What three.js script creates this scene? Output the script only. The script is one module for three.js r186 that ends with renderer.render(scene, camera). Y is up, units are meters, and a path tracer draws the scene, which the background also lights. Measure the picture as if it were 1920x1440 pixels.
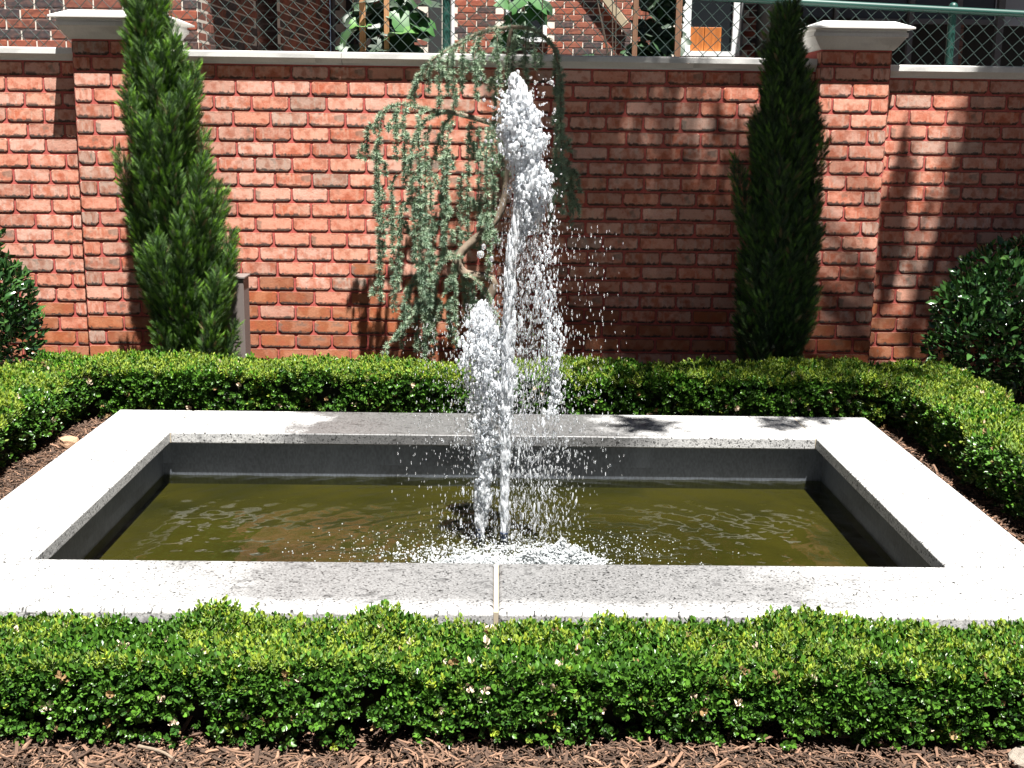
import * as THREE from 'three';
import { RoundedBoxGeometry } from 'three/addons/geometries/RoundedBoxGeometry.js';
import { MarchingCubes } from 'three/addons/objects/MarchingCubes.js';
import { mergeGeometries, toCreasedNormals } from 'three/addons/utils/BufferGeometryUtils.js';

// ---------------------------------------------------------------- camera, sky, sun, exposure
const scene = new THREE.Scene();
const camera = new THREE.PerspectiveCamera(34.83, 4 / 3, 0.05, 400);
camera.rotation.order = 'YXZ';
camera.position.set(0, 1.40, 6.7046);
camera.rotation.set(THREE.MathUtils.degToRad(-11.955), THREE.MathUtils.degToRad(-0.537), THREE.MathUtils.degToRad(0.787));
scene.add(camera);
const renderer = new THREE.WebGLRenderer({ antialias: true });
renderer.toneMapping = THREE.LinearToneMapping;
renderer.toneMappingExposure = 3.3;
renderer.shadowMap.enabled = true;
renderer.shadowMap.type = THREE.PCFSoftShadowMap;
const SUN = new THREE.Vector3(0.40, 3.3, 1).normalize();
{ // clear summer sky: deep blue overhead, paler towards the horizon
  const W = 256, H = 128, d = new Float32Array(W * H * 4);
  for (let y = 0, k = 0; y < H; y++) for (let x = 0; x < W; x++, k += 4) { const up = Math.max(0, ((y + 0.5) / H - 0.5) * 2), t = Math.pow(1 - up, 3); d[k] = 0.011 + 0.03 * t; d[k + 1] = 0.017 + 0.033 * t; d[k + 2] = 0.030 + 0.036 * t; d[k + 3] = 1; }
  const t = new THREE.DataTexture(d, W, H, THREE.RGBAFormat, THREE.FloatType); t.mapping = THREE.EquirectangularReflectionMapping; t.magFilter = t.minFilter = THREE.LinearFilter; t.colorSpace = THREE.LinearSRGBColorSpace; t.needsUpdate = true;
  scene.background = t; scene.environment = t;
}
const sun = new THREE.DirectionalLight(new THREE.Color(1, 0.965, 0.92), 5);
sun.target.position.set(0, 0.5, 1.5); sun.position.copy(sun.target.position).addScaledVector(SUN, 25);
sun.castShadow = true; sun.shadow.mapSize.set(4096, 4096);
Object.assign(sun.shadow.camera, { left: -8, right: 8, top: 8, bottom: -8, near: 1, far: 60 });
scene.add(sun, sun.target);

// ---------------------------------------------------------------- helpers
function rng(seed) { let a = seed >>> 0; return () => { a = (a + 0x6D2B79F5) | 0; let t = Math.imul(a ^ (a >>> 15), 1 | a); t = (t + Math.imul(t ^ (t >>> 7), 61 | t)) ^ t; return ((t ^ (t >>> 14)) >>> 0) / 4294967296; }; }
const hash = (x, y, z) => { let h = Math.imul(x, 374761393) + Math.imul(y, 668265263) + Math.imul(z, 2147483647 ^ 1013904223); h = Math.imul(h ^ (h >>> 13), 1274126177); return ((h ^ (h >>> 16)) >>> 0) / 4294967296; };
function noise(x, y, z = 0) {
  const X = Math.floor(x), Y = Math.floor(y), Z = Math.floor(z); let u = x - X, v = y - Y, w = z - Z;
  u = u * u * (3 - 2 * u); v = v * v * (3 - 2 * v); w = w * w * (3 - 2 * w);
  const L = (a, b, t) => a + (b - a) * t;
  return L(L(L(hash(X, Y, Z), hash(X + 1, Y, Z), u), L(hash(X, Y + 1, Z), hash(X + 1, Y + 1, Z), u), v), L(L(hash(X, Y, Z + 1), hash(X + 1, Y, Z + 1), u), L(hash(X, Y + 1, Z + 1), hash(X + 1, Y + 1, Z + 1), u), v), w);
}
const fbm = (x, y, z = 0, o = 4) => { let s = 0, a = 0.5, t = 0; for (let i = 0; i < o; i++) { s += a * noise(x, y, z); t += a; x = x * 2.03 + 17; y = y * 2.03 + 31; z = z * 2.03 + 7; a *= 0.5; } return s / t; };
const clamp = (x, a = 0, b = 1) => Math.min(b, Math.max(a, x)), lerp = (a, b, t) => a + (b - a) * t, sstep = (a, b, x) => { const t = clamp((x - a) / (b - a)); return t * t * (3 - 2 * t); };
const mix3 = (a, b, t) => [lerp(a[0], b[0], t), lerp(a[1], b[1], t), lerp(a[2], b[2], t)];
const rgb = (r, g, b) => new THREE.Color().setRGB(r, g, b);
const toS = (c) => { c = clamp(c); return 255 * (c <= 0.0031308 ? c * 12.92 : 1.055 * Math.pow(c, 1 / 2.4) - 0.055); };
function tex(w, h, f, srgb = true) {   // f(x, y in 0..1) -> linear [r,g,b] or number
  const d = new Uint8Array(w * h * 4);
  for (let y = 0, k = 0; y < h; y++) for (let x = 0; x < w; x++, k += 4) {
    const c = f((x + 0.5) / w, (y + 0.5) / h, x, y);
    if (typeof c === 'number') d[k] = d[k + 1] = d[k + 2] = 255 * clamp(c);
    else if (srgb) { d[k] = toS(c[0]); d[k + 1] = toS(c[1]); d[k + 2] = toS(c[2]); } else { d[k] = 255 * clamp(c[0]); d[k + 1] = 255 * clamp(c[1]); d[k + 2] = 255 * clamp(c[2]); }
    d[k + 3] = 255;
  }
  const t = new THREE.DataTexture(d, w, h, THREE.RGBAFormat);
  t.magFilter = THREE.LinearFilter; t.minFilter = THREE.LinearMipmapLinearFilter; t.generateMipmaps = true; t.wrapS = t.wrapT = THREE.RepeatWrapping;
  if (srgb) t.colorSpace = THREE.SRGBColorSpace;
  t.needsUpdate = true; return t;
}
const taken = {};
function numbered(n) { const k = taken[n] = (taken[n] ?? -1) + 1; return k ? `${n}_${String(k).padStart(3, '0')}` : n; }
function shadowed(o) { o.castShadow = true; o.receiveShadow = true; return o; }
function mesh(name, geo, mat, parent = scene, kind) {
  const m = shadowed(new THREE.Mesh(geo, mat)); m.name = parent === scene ? numbered(name) : name; parent.add(m);
  if (kind) m.userData.kind = kind; return m;
}
function thing(name, label, category, [x, y, z] = [0, 0, 0], turn = 0, group) {
  const g = new THREE.Group(); g.name = numbered(name); g.position.set(x, y, z); g.rotation.y = turn; scene.add(g);
  return tag(g, label, category, group);
}
function tag(o, label, category, group, kind) { if (label) o.userData.label = label; if (category) o.userData.category = category; if (group) o.userData.group = group; if (kind) o.userData.kind = kind; return o; }
const box = (w, h, d, x = 0, y = 0, z = 0, r = 0) => { const g = r ? new RoundedBoxGeometry(w, h, d, 2, r) : new THREE.BoxGeometry(w, h, d); return g.translate(x, y, z); };
const V = (x, y, z) => new THREE.Vector3(x, y, z);
function tube(pts, r0, r1, seg = 24, rad = 7, nz = 0, seed = 0) {   // tapered, slightly knotty tube through points
  const c = new THREE.CatmullRomCurve3(pts.map((p) => Array.isArray(p) ? V(...p) : p)), fr = c.computeFrenetFrames(seg, false), P = [], U = [], I = [];
  for (let i = 0; i <= seg; i++) { const t = i / seg, p = c.getPointAt(t), r = lerp(r0, r1, t);
    for (let j = 0; j <= rad; j++) { const a = j / rad * Math.PI * 2, k = r * (1 + nz * (noise(t * 30, Math.cos(a) * 1.5 + seed, Math.sin(a) * 1.5) - 0.5));
      const q = p.clone().addScaledVector(fr.normals[i], Math.cos(a) * k).addScaledVector(fr.binormals[i], Math.sin(a) * k); P.push(q.x, q.y, q.z); U.push(j / rad, t * 6); } }
  for (let i = 0; i < seg; i++) for (let j = 0; j < rad; j++) { const a = i * (rad + 1) + j, b = a + rad + 1; I.push(a, b, a + 1, b, b + 1, a + 1); }
  const g = new THREE.BufferGeometry(); g.setAttribute('position', new THREE.Float32BufferAttribute(P, 3)); g.setAttribute('uv', new THREE.Float32BufferAttribute(U, 2)); g.setIndex(I); g.computeVertexNormals(); return g;
}
const _m = new THREE.Matrix4(), _q = new THREE.Quaternion(), _s = new THREE.Vector3(), UP = V(0, 1, 0), _e = new THREE.Euler();
function instances(name, geo, mat, list, parent, kind = 'stuff') {   // list of {p:Vector3, d:Vector3 (new y axis), spin, s: number|[x,y,z], c: Color}
  const im = shadowed(new THREE.InstancedMesh(geo, mat, list.length));
  list.forEach((o, i) => { _q.setFromUnitVectors(UP, o.d); if (o.spin) _q.multiply(new THREE.Quaternion().setFromAxisAngle(UP, o.spin));
    Array.isArray(o.s) ? _s.set(...o.s) : _s.setScalar(o.s); im.setMatrixAt(i, _m.compose(o.p, _q, _s)); if (o.c) im.setColorAt(i, o.c); });
  im.instanceMatrix.needsUpdate = true; im.name = parent === scene ? numbered(name) : name; im.userData.kind = kind; parent.add(im); return im;
}

// ---------------------------------------------------------------- materials
const R0 = rng(11);
// a sheet of 4 x 8 weathered brick faces, one face to a cell
function brickAtlas(seed, dark) {
  const W = 1024, H = 768, seeds = [...Array(32)].map((_, i) => hash(i, seed, 3) * 100);
  return tex(W, H, (u, v) => {
    const cx = Math.floor(u * 4), cy = Math.floor(v * 8), s = seeds[cy * 4 + cx], x = u * 4 - cx, y = v * 8 - cy;
    const X = x * 2.6, Y = y, n1 = fbm(X * 1.6 + s, Y * 1.6, s, 4), n2 = fbm(X * 5 + s, Y * 5, s + 9, 3), n3 = noise(X * 34 + s, Y * 34, s), st = fbm(X * 7 + s, Y * 0.9, s + 4, 3), n4 = fbm(X * 2.2 + s, Y * 2.2 + 40, s, 3);
    const k = hash(Math.floor(s * 7), 5, 1);
    let c = dark ? mix3([0.36, 0.115, 0.045], [0.46, 0.19, 0.10], sstep(0.4, 0.68, n1)) : mix3([0.51, 0.155, 0.085], [0.66, 0.345, 0.255], sstep(0.27, 0.62, n1 * 0.75 + 0.25 * n2 + (k - 0.5) * 0.22));
    if (!dark) c = mix3(c, [0.60, 0.42, 0.33], 0.5 * sstep(0.52, 0.75, st));
    c = mix3(c, [0.40, 0.10, 0.045], 0.6 * sstep(0.50, 0.74, n4));
    c = mix3(c, [0.20, 0.16, 0.125], (k > 0.6 ? 0.65 : 0.2) * sstep(0.60, 0.76, fbm(X * 1.5 + s + 70, Y * 1.5, s, 3)));
    const ex = Math.min(x, 1 - x) * 2.6, ey = Math.min(y * 0.8, (1 - y) * 1.5), e = Math.min(ex, ey);
    c = mix3(c, [0.15, 0.07, 0.045], (0.85) * sstep(0.19 + 0.12 * (n2 - 0.5), 0.10, e + 0.22 * (n2 - 0.45)));
    c = mix3(c, [0.04, 0.03, 0.025], 0.9 * sstep(0.62, 0.74, n2 + 0.20 * sstep(0.30, 0.1, y)) * sstep(0.4, 0.16, y));
    const g = 0.86 + 0.28 * n3; return [c[0] * g, c[1] * g, c[2] * g];
  });
}
const brickBump = tex(512, 512, (u, v) => 0.5 + 0.5 * (fbm(u * 100, v * 74, 1, 4) - 0.5) + 0.2 * (noise(u * 240, v * 180) - 0.5), false);
const atlasA = brickAtlas(1, false), atlasB = brickAtlas(2, true);
const brickMat = (map, c, r = 0.92) => new THREE.MeshStandardMaterial({ map, color: rgb(...c), roughness: r, bumpMap: brickBump, bumpScale: 0.0014 });
const brickDry = [[1, 1, 1], [0.97, 0.84, 0.78], [1.0, 1.06, 1.1], [0.80, 0.80, 0.80], [1.0, 0.95, 0.9], [0.92, 0.76, 0.68]].map((c) => brickMat(atlasA, c));
const brickGrey = [[0.80, 0.95, 1.0], [0.68, 0.82, 0.86]].map((c) => brickMat(atlasA, c));
const brickDamp = [[1, 1, 1], [0.9, 0.92, 0.95], [1, 0.9, 0.8], [0.82, 0.8, 0.82]].map((c) => brickMat(atlasB, c, 0.85));
const mortarRed = new THREE.MeshStandardMaterial({ map: tex(512, 512, (u, v) => { const n = fbm(u * 30, v * 30, 3, 4), g = 0.8 + 0.4 * noise(u * 180, v * 180); const c = mix3([0.38, 0.07, 0.055], [0.46, 0.105, 0.085], n); return c.map((k) => k * g); }), roughness: 0.95 });
mortarRed.map.repeat.set(1, 1);
const limestone = new THREE.MeshStandardMaterial({ map: tex(512, 512, (u, v) => { const n = fbm(u * 8, v * 8, 5, 5), f = noise(u * 200, v * 200, 2); const k = 0.62 + 0.10 * (n - 0.5) + 0.06 * (f - 0.5) - 0.12 * sstep(0.6, 0.75, fbm(u * 5 + 9, v * 20, 2, 3)); return [k, k * 0.985, k * 0.94]; }), roughness: 0.8 });
const farMortar = new THREE.MeshStandardMaterial({ color: rgb(0.72, 0.66, 0.57), roughness: 0.95 });
const farAtlas = tex(512, 512, (u, v) => { const cx = Math.floor(u * 4), cy = Math.floor(v * 8), s = hash(cx, cy, 77) * 50, n = fbm(u * 30 + s, v * 30, s, 4); const k = hash(cx, cy, 8); const a = k < 0.3 ? [0.05, 0.04, 0.042] : k < 0.6 ? [0.14, 0.05, 0.035] : [0.23, 0.07, 0.045]; const b = k < 0.3 ? [0.12, 0.07, 0.06] : [0.28, 0.10, 0.06]; const c = mix3(a, b, sstep(0.35, 0.7, n)), g = 0.8 + 0.4 * noise(u * 200, v * 200); return c.map((q) => q * g); });
const farBrick = [[1, 1, 1], [0.8, 0.85, 0.9], [1.15, 1, 0.9]].map((c) => new THREE.MeshStandardMaterial({ map: farAtlas, color: rgb(...c), roughness: 0.9 }));
const whitePaint = new THREE.MeshStandardMaterial({ color: rgb(0.72, 0.74, 0.74), roughness: 0.5 });
const darkGlass = new THREE.MeshPhysicalMaterial({ color: rgb(0.012, 0.014, 0.015), roughness: 0.08 });
const darkPaint = new THREE.MeshStandardMaterial({ color: rgb(0.022, 0.024, 0.024), roughness: 0.6 });
const greyPaint = new THREE.MeshStandardMaterial({ color: rgb(0.14, 0.145, 0.15), roughness: 0.6 });
const greenVinyl = new THREE.MeshStandardMaterial({ color: rgb(0.007, 0.05, 0.038), roughness: 0.45 });
const wireMat = new THREE.MeshStandardMaterial({ color: rgb(0.014, 0.032, 0.027), roughness: 0.5 });
const woodGrain = tex(256, 256, (u, v) => { const n = fbm(u * 14, v * 1.4, 1, 4), f = noise(u * 90, v * 5); const k = 0.75 + 0.5 * (n - 0.5) + 0.25 * (f - 0.5); return [k, k, k]; });
const stakeWood = [[0.52, 0.27, 0.12], [0.24, 0.12, 0.065]].map((c) => new THREE.MeshStandardMaterial({ map: woodGrain, color: rgb(...c), roughness: 0.8 }));
const orangeWood = new THREE.MeshStandardMaterial({ map: woodGrain, color: rgb(0.55, 0.17, 0.03), roughness: 0.55 });
const barkMat = new THREE.MeshStandardMaterial({ map: tex(256, 256, (u, v) => { const n = fbm(u * 8, v * 20, 2, 4), f = noise(u * 50, v * 90); const c = mix3([0.10, 0.075, 0.055], [0.27, 0.21, 0.15], n * 0.8 + f * 0.2); return c; }), roughness: 0.9 });
const darkBark = new THREE.MeshStandardMaterial({ color: rgb(0.07, 0.05, 0.035), roughness: 0.95 });
const leafMat = (r = 0.5, o = {}) => new THREE.MeshPhysicalMaterial({ color: 0xffffff, roughness: r, side: THREE.DoubleSide, vertexColors: !!o.vc, ...(o.t ? { transmission: o.t, thickness: 0 } : {}) });

// ================================================================ GROUND
const POOL_Z = 2.5417, POOL_TURN = THREE.MathUtils.degToRad(0.2415);
const soilTex = tex(1024, 1024, (u, v) => { const n = fbm(u * 24, v * 24, 3, 5), f = fbm(u * 120, v * 120, 6, 2); const c = mix3([0.016, 0.011, 0.008], [0.05, 0.034, 0.024], sstep(0.3, 0.72, n * 0.5 + f * 0.5)); return c; });
{
  const s = new THREE.Shape([[-60, -60], [60, -60], [60, 60], [-60, 60]].map((p) => new THREE.Vector2(...p)));
  s.holes.push(new THREE.Path([[-1.5, -3.4], [-1.5, -1.65], [1.45, -1.65], [1.45, -3.4]].map((p) => new THREE.Vector2(...p))));
  const g = new THREE.ShapeGeometry(s); g.rotateX(-Math.PI / 2);
  const uv = g.attributes.uv; for (let i = 0; i < uv.count; i++) uv.setXY(i, uv.getX(i) / 1.5, uv.getY(i) / 1.5);
  mesh('ground', g, new THREE.MeshStandardMaterial({ map: soilTex, roughness: 1, bumpMap: soilTex, bumpScale: 0.02 }), scene, 'structure');
}

// ================================================================ BRICK GARDEN WALL
const MW = 0.1995, CH = 0.0803, BW = 0.1908, BH = 0.0722;
function brickGeo(w, h, cell, r, c0 = 0.007) {
  const cx = cell % 4, cy = Math.floor(cell / 4) % 8, P = [], U = [], I = [], j = () => (r() - 0.5) * 0.003;
  const ct = c0 * (0.5 + r()), cu = c0 * (0.5 + r()), cb = c0 * (1.0 + r() * 2.0), cd = c0 * (1.0 + r() * 2.0), a = w / 2, b = h / 2;
  const out = [[-a + cb, -b], [a - cd, -b], [a, -b + cd], [a, b - cu], [a - cu, b], [-a + ct, b], [-a, b - ct], [-a, -b + cb]].map(([x, y]) => [x + j(), y + j()]);
  const put = (x, y, z) => { P.push(x, y, z); U.push((cx + 0.5 + clamp(x / w, -0.49, 0.49) * 0.94) / 4, (cy + 0.5 + clamp(y / h, -0.49, 0.49) * 0.94) / 8); };
  put(0, 0, 0.0008);
  for (const [x, y] of out) put(x * (1 - 0.0042 / a), y * (1 - 0.0042 / b), 0);
  for (const [x, y] of out) put(x * (1 - 0.0008 / a), y * (1 - 0.0008 / b), -0.0022);
  for (const [x, y] of out) put(x, y, -0.03);
  for (let k = 0; k < 8; k++) { const n = (k + 1) % 8; I.push(0, 1 + k, 1 + n); for (const o of [0, 8]) { const A = 1 + o + k, B = 1 + o + n, C = A + 8, D = B + 8; I.push(A, C, B, B, C, D); } }
  const g = new THREE.BufferGeometry(); g.setAttribute('position', new THREE.Float32BufferAttribute(P, 3)); g.setAttribute('uv', new THREE.Float32BufferAttribute(U, 2)); g.setIndex(I); g.computeVertexNormals(); const nn = g.attributes.normal; for (let i = 0; i < 9; i++) nn.setXYZ(i, 0, 0, 1); return g;
}
const rb = rng(5);
const fullBricks = [...Array(28)].map((_, i) => brickGeo(BW, BH, i, rb)), halfBricks = [...Array(12)].map((_, i) => brickGeo(BW / 2 - 0.006, BH, i * 2 + 5, rb));
const odd = {};
const oddBrick = (w, k) => { const key = Math.round(w * 100); odd[key] ??= [0, 1, 2].map((i) => brickGeo(key / 100, BH, (key * 3 + i * 11) % 32, rb)); return odd[key][k % 3]; };
function brickMaterial(y, r, x) {   // the lowest courses are damp and darker
  const d = sstep(0.62, 0.30, y + (noise(x * 1.3 + 40, y * 2) - 0.5) * 0.3);
  if (r() < d * 0.95) return brickDamp[Math.floor(r() * brickDamp.length)];
  return r() < 0.06 ? brickGrey[Math.floor(r() * 2)] : brickDry[Math.floor(r() * brickDry.length)];
}
function layBricks(parent, spots, most = 300) {   // spots: {x, y, z, w, turn, m, hide}; the first ones in view are parts, the rest one joined part
  const r = rng(77 + Math.round(spots[0].x * 100)); spots.sort((a, b) => (a.hide ? 1 : 0) - (b.hide ? 1 : 0));
  const rest = [];
  spots.forEach((s, i) => {
    const k = Math.floor(r() * 1000), geo = Math.abs(s.w - BW) < 0.006 ? fullBricks[k % 28] : Math.abs(s.w - BW / 2 + 0.006) < 0.008 ? halfBricks[k % 12] : oddBrick(s.w, k);
    const m = s.m ?? brickMaterial(s.y, r, s.x), dz = (r() - 0.5) * 0.0025, ry = (r() - 0.5) * 0.012, rz = (r() - 0.5) * 0.012;
    const o = new THREE.Object3D(); o.position.set(s.x, s.y, s.z); o.rotation.set((r() - 0.5) * 0.02, (s.turn ?? 0) + ry, rz); o.translateZ(dz);
    if (i < most && !s.hide) { const b = mesh('brick', geo, m, parent); b.position.copy(o.position); b.rotation.copy(o.rotation); }
    else { o.updateMatrix(); rest.push(geo.clone().applyMatrix4(o.matrix)); }
  });
  if (rest.length) mesh('hidden_bricks', mergeGeometries(rest), brickDry[3], parent, 'stuff');
}
const uvMetres = (g, k = 1) => { const p = g.attributes.position, n = g.attributes.normal, uv = g.attributes.uv; for (let i = 0; i < p.count; i++) { const ax = Math.abs(n.getX(i)), ay = Math.abs(n.getY(i)); ax > 0.7 ? uv.setXY(i, p.getZ(i) * k, p.getY(i) * k) : ay > 0.7 ? uv.setXY(i, p.getX(i) * k, p.getZ(i) * k) : uv.setXY(i, p.getX(i) * k, p.getY(i) * k); } return g; };
const REC = 0.0046;
function capStone(x0, x1, y, prof) {   // moulded coping run along x, profile [z, y] pairs from the bottom up
  const s = new THREE.Shape(prof.map(([z, h]) => new THREE.Vector2(z, h)));
  const g = new THREE.ExtrudeGeometry(s, { depth: x1 - x0 - 0.004, bevelEnabled: false, curveSegments: 4 });
  g.rotateY(-Math.PI / 2); g.translate(x1 - 0.002, y, 0); return uvMetres(g);
}
// profile across the wall: z forward, y up; local y 0 is the top of the brickwork
const WPROF = [[0.004, 0], [0.009, 0.010], [0.021, 0.022], [0.031, 0.031], [0.034, 0.034], [0.034, 0.060], [0.030, 0.066], [-0.15, 0.072], [-0.345, 0.066], [-0.35, 0.034], [-0.3, 0]];
function wallRun(label, x0, x1, top, phase, hideFn, joints) {
  const t = thing('garden_wall', label, 'brick wall');
  mesh('mortar', uvMetres(box(x1 - x0, top, 0.28, (x0 + x1) / 2, top / 2, -0.14 - REC)), mortarRed, t);
  const spots = [];
  for (let k = 0; ; k++) {
    const y = top - CH * (k + 0.5) - 0.003; if (y < 0.03) break;
    const off = phase + (k % 2 ? 0 : MW / 2) + (hash(k, Math.round(x0 * 10), 4) - 0.5) * 0.02;
    for (let i = Math.floor((x0 - off) / MW) - 1; ; i++) {
      let a = off + i * MW + (MW - BW) / 2, b = a + BW; if (a > x1) break;
      a = Math.max(a, x0 + 0.002); b = Math.min(b, x1 - 0.002); if (b - a < 0.02) continue;
      spots.push({ x: (a + b) / 2, y, z: 0, w: b - a, hide: hideFn((a + b) / 2, y) });
    }
  }
  layBricks(t, spots);
  const js = [x0, ...joints, x1];
  for (let i = 0; i + 1 < js.length; i++) mesh('coping', capStone(js[i], js[i + 1], top, WPROF), limestone, t);
  return t;
}
const PLX0 = -2.255, PLX1 = -1.82, PRX0 = 1.655, PRX1 = 2.028, PZ = 0.1, PTOP = 1.806;
wallRun('long red brick wall with white coping behind the fountain, between the two brick pillars', PLX1, PRX0, 1.697, -1.238,
  (x, y) => y < 0.12 || (x < -1.45 && x > -1.77 && y < 1.6) || (x > 1.28 && x < 1.56 && y < 1.5), [-0.86, 0.26]);
wallRun('red brick wall wing with white coping left of the left pillar, shaded by its cap', -4.6, PLX0, 1.70, -2.647, (x, y) => y < 0.12 || x < -2.85, [-3.3]);
wallRun('red brick wall wing with white coping right of the right pillar, under dappled shade', PRX1, 4.6, 1.672, 2.082, (x, y) => y < 0.12 || x > 2.75, [3.2]);
function pillar(label, x0, x1, leftSide) {
  const t = thing('brick_pillar', label, 'pillar'), w = x1 - x0;
  mesh('mortar', uvMetres(box(w - 2 * REC, PTOP, 0.5, (x0 + x1) / 2, PTOP / 2, PZ - 0.25 - REC)), mortarRed, t);
  const spots = [], n = w / MW, H = MW / 2, side = leftSide ? -1 : 1, r = rng(leftSide ? 3 : 4);
  for (let k = 0; ; k++) {
    const y = PTOP - CH * (k + 0.5) - 0.004; if (y < 0.03) break;
    let at = x0; const seq = [];
    if (n > 2) { seq.push(...(k % 2 ? [H, MW, w - H - MW] : [MW, w - MW])); } else seq.push(...(k % 2 ? [w - MW - H + 0.0, MW, H] : [w - MW, MW]));
    seq.forEach((q, i) => { const half = q < 0.12; spots.push({ x: at + q / 2, y, z: PZ, w: q - (MW - BW) * (i === 0 || i === seq.length - 1 ? 0.55 : 1), hide: y < 0.12, m: half && (leftSide ? (i === seq.length - 1) : i === 0) && r() < 0.75 && y < 1.5 ? brickGrey[Math.floor(r() * 2)] : undefined }); at += q; });
    spots.push({ x: leftSide ? x0 : x1, y, z: PZ - 0.052, w: 0.09, turn: side * Math.PI / 2, hide: y < 0.12 || !leftSide });
    spots.push({ x: leftSide ? x1 : x0, y, z: PZ - 0.052, w: 0.09, turn: -side * Math.PI / 2, hide: true });
  }
  layBricks(t, spots);
  // moulded square cap: rings of half-sizes
  const cx = (x0 + x1) / 2, cz = PZ - 0.22, prof = [[-0.06, 0], [0.006, 0], [0.012, 0.008], [0.024, 0.022], [0.042, 0.048], [0.052, 0.062], [0.058, 0.064], [0.058, 0.083], [0.050, 0.086], [0.050, 0.098], [0.084, 0.104], [0.084, 0.112], [0.0, 0.146], [-0.16, 0.150], [-0.18, 0.150]];
  const P = [], I = [], hw = w / 2, hd = 0.22; let nV = 0;
  for (let i = 0; i + 1 < prof.length; i++) for (let s = 0; s < 4; s++) {
    const c = (o, y, q) => { const X = (hw + o) * (q === 0 || q === 3 ? -1 : 1), Z = (hd + o) * (q < 2 ? 1 : -1); return [cx + X, PTOP + y, cz + Z]; };
    const q0 = s, q1 = (s + 1) % 4; P.push(...c(...prof[i], q0), ...c(...prof[i], q1), ...c(...prof[i + 1], q1), ...c(...prof[i + 1], q0)); I.push(nV, nV + 1, nV + 2, nV, nV + 2, nV + 3); nV += 4;
  }
  { const o = -0.18, y = PTOP + 0.15; P.push(cx - hw - o, y, cz + hd + o, cx + hw + o, y, cz + hd + o, cx + hw + o, y, cz - hd - o, cx - hw - o, y, cz - hd - o); I.push(nV, nV + 1, nV + 2, nV, nV + 2, nV + 3); }
  const g = new THREE.BufferGeometry(); g.setAttribute('position', new THREE.Float32BufferAttribute(P, 3)); g.setAttribute('uv', new THREE.Float32BufferAttribute(P.length / 3 * 2, 2)); g.setIndex(I); g.computeVertexNormals(); uvMetres(g);
  mesh('cap', g, limestone, t); return t;
}
pillar('left brick pillar with white moulded cap, behind the sunlit conifer', PLX0, PLX1, false);
pillar('right brick pillar with white moulded cap, beside the shaded conifer', PRX0, PRX1, true);

// ================================================================ STONE POOL
const PX0 = -1.6798, PX1 = 1.6328, PI0 = -1.3575, PI1 = 1.3145, ZB = -1.134, ZF = 1.134, ZIB = -0.738, ZIF = 0.759, CT = 0.144, CTH = 0.047;
const wet = (x, z) => {   // pattern of spray-wet stone, pool coordinates
  const n = (fbm(x * 4 + 5, z * 5 + 2, 1, 4) - 0.5) * 1.1, n2 = (fbm(x * 16, z * 16, 9, 3) - 0.5) * 0.3;
  const f = z > 0.7 ? sstep(1.25, 0.60, Math.abs(x - 0.02) * 0.98 + n * 0.5 + n2) * sstep(1.16, 1.02, z + n2 * 0.15) : 0;
  const b = z < -0.65 ? sstep(0.86, 0.56, Math.abs(x + 0.17) + n * 0.45 + n2) : 0;
  return Math.max(f * 0.85, b);
};
const TW = 2048, TH = 1408, gx = (u) => -1.72 + u * 3.44, gz = (v) => -1.18 + v * 2.36;
const granTex = tex(TW, TH, (u, v, px, py) => {
  const x = gx(u), z = gz(v), a = noise(x * 330, z * 330, 1), b = noise(x * 210 + 9, z * 210, 2), l = fbm(x * 3, z * 3, 4, 4), w = wet(x, z);
  let k = 0.46 + 0.34 * (a - 0.5) - 0.36 * sstep(0.70, 0.86, b) + 0.1 * sstep(0.7, 0.85, noise(x * 260, z * 260, 7)) + 0.10 * (l - 0.5);
  k *= 1 - 0.38 * sstep(0.66, 0.8, fbm(x * 26 + 30, z * 40, 8, 3)); // small dry stains
  k *= lerp(0.92, 0.235, w);
  return [k * 1, k * lerp(0.995, 1.0, w), k * lerp(0.975, 1.0, w)];
});
const granRough = tex(512, 352, (u, v) => lerp(0.85, 0.42, wet(gx(u), gz(v))), false);
granRough.wrapS = granRough.wrapT = THREE.ClampToEdgeWrapping;
const granite = new THREE.MeshStandardMaterial({ map: granTex, roughnessMap: granRough, roughness: 1, bumpMap: granTex, bumpScale: 0.0012 });
const granWallTex = tex(1024, 512, (u, v) => { const a = noise(u * 400, v * 200, 1), n = fbm(u * 10, v * 4, 3, 4), s = fbm(u * 26, v * 2, 6, 4); let k = 0.070 + 0.04 * (a - 0.5) + 0.04 * (n - 0.5); k += 0.03 * sstep(0.5, 0.95, s) * sstep(0.45, 0.7, n); return [k * 0.88, k, k * 1.14]; });
const darkGranite = new THREE.MeshStandardMaterial({ map: granWallTex, roughness: 0.55 });
const grout = new THREE.MeshStandardMaterial({ color: rgb(0.40, 0.34, 0.25), roughness: 0.95 });
const pool = thing('stone_pool', 'low rectangular grey granite pool with wide pale coping round the fountain', 'pool', [0, 0, POOL_Z], POOL_TURN);
const uvPool = (g) => { const p = g.attributes.position, uv = g.attributes.uv, n = g.attributes.normal; for (let i = 0; i < p.count; i++) { const y = CT - p.getY(i); uv.setXY(i, (p.getX(i) + 1.72 + (Math.abs(n.getX(i)) > 0.5 ? -Math.sign(n.getX(i)) * y : 0)) / 3.44, (p.getZ(i) + 1.18 + (Math.abs(n.getZ(i)) > 0.5 ? -Math.sign(n.getZ(i)) * y : 0)) / 2.36); } return g; };
const slab = (x0, x1, z0, z1, r = 0.006, name = 'coping_slab') => mesh(name, uvPool(new RoundedBoxGeometry(x1 - x0, CTH, z1 - z0, 4, r).translate((x0 + x1) / 2, CT - CTH / 2, (z0 + z1) / 2)), granite, pool);
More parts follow.
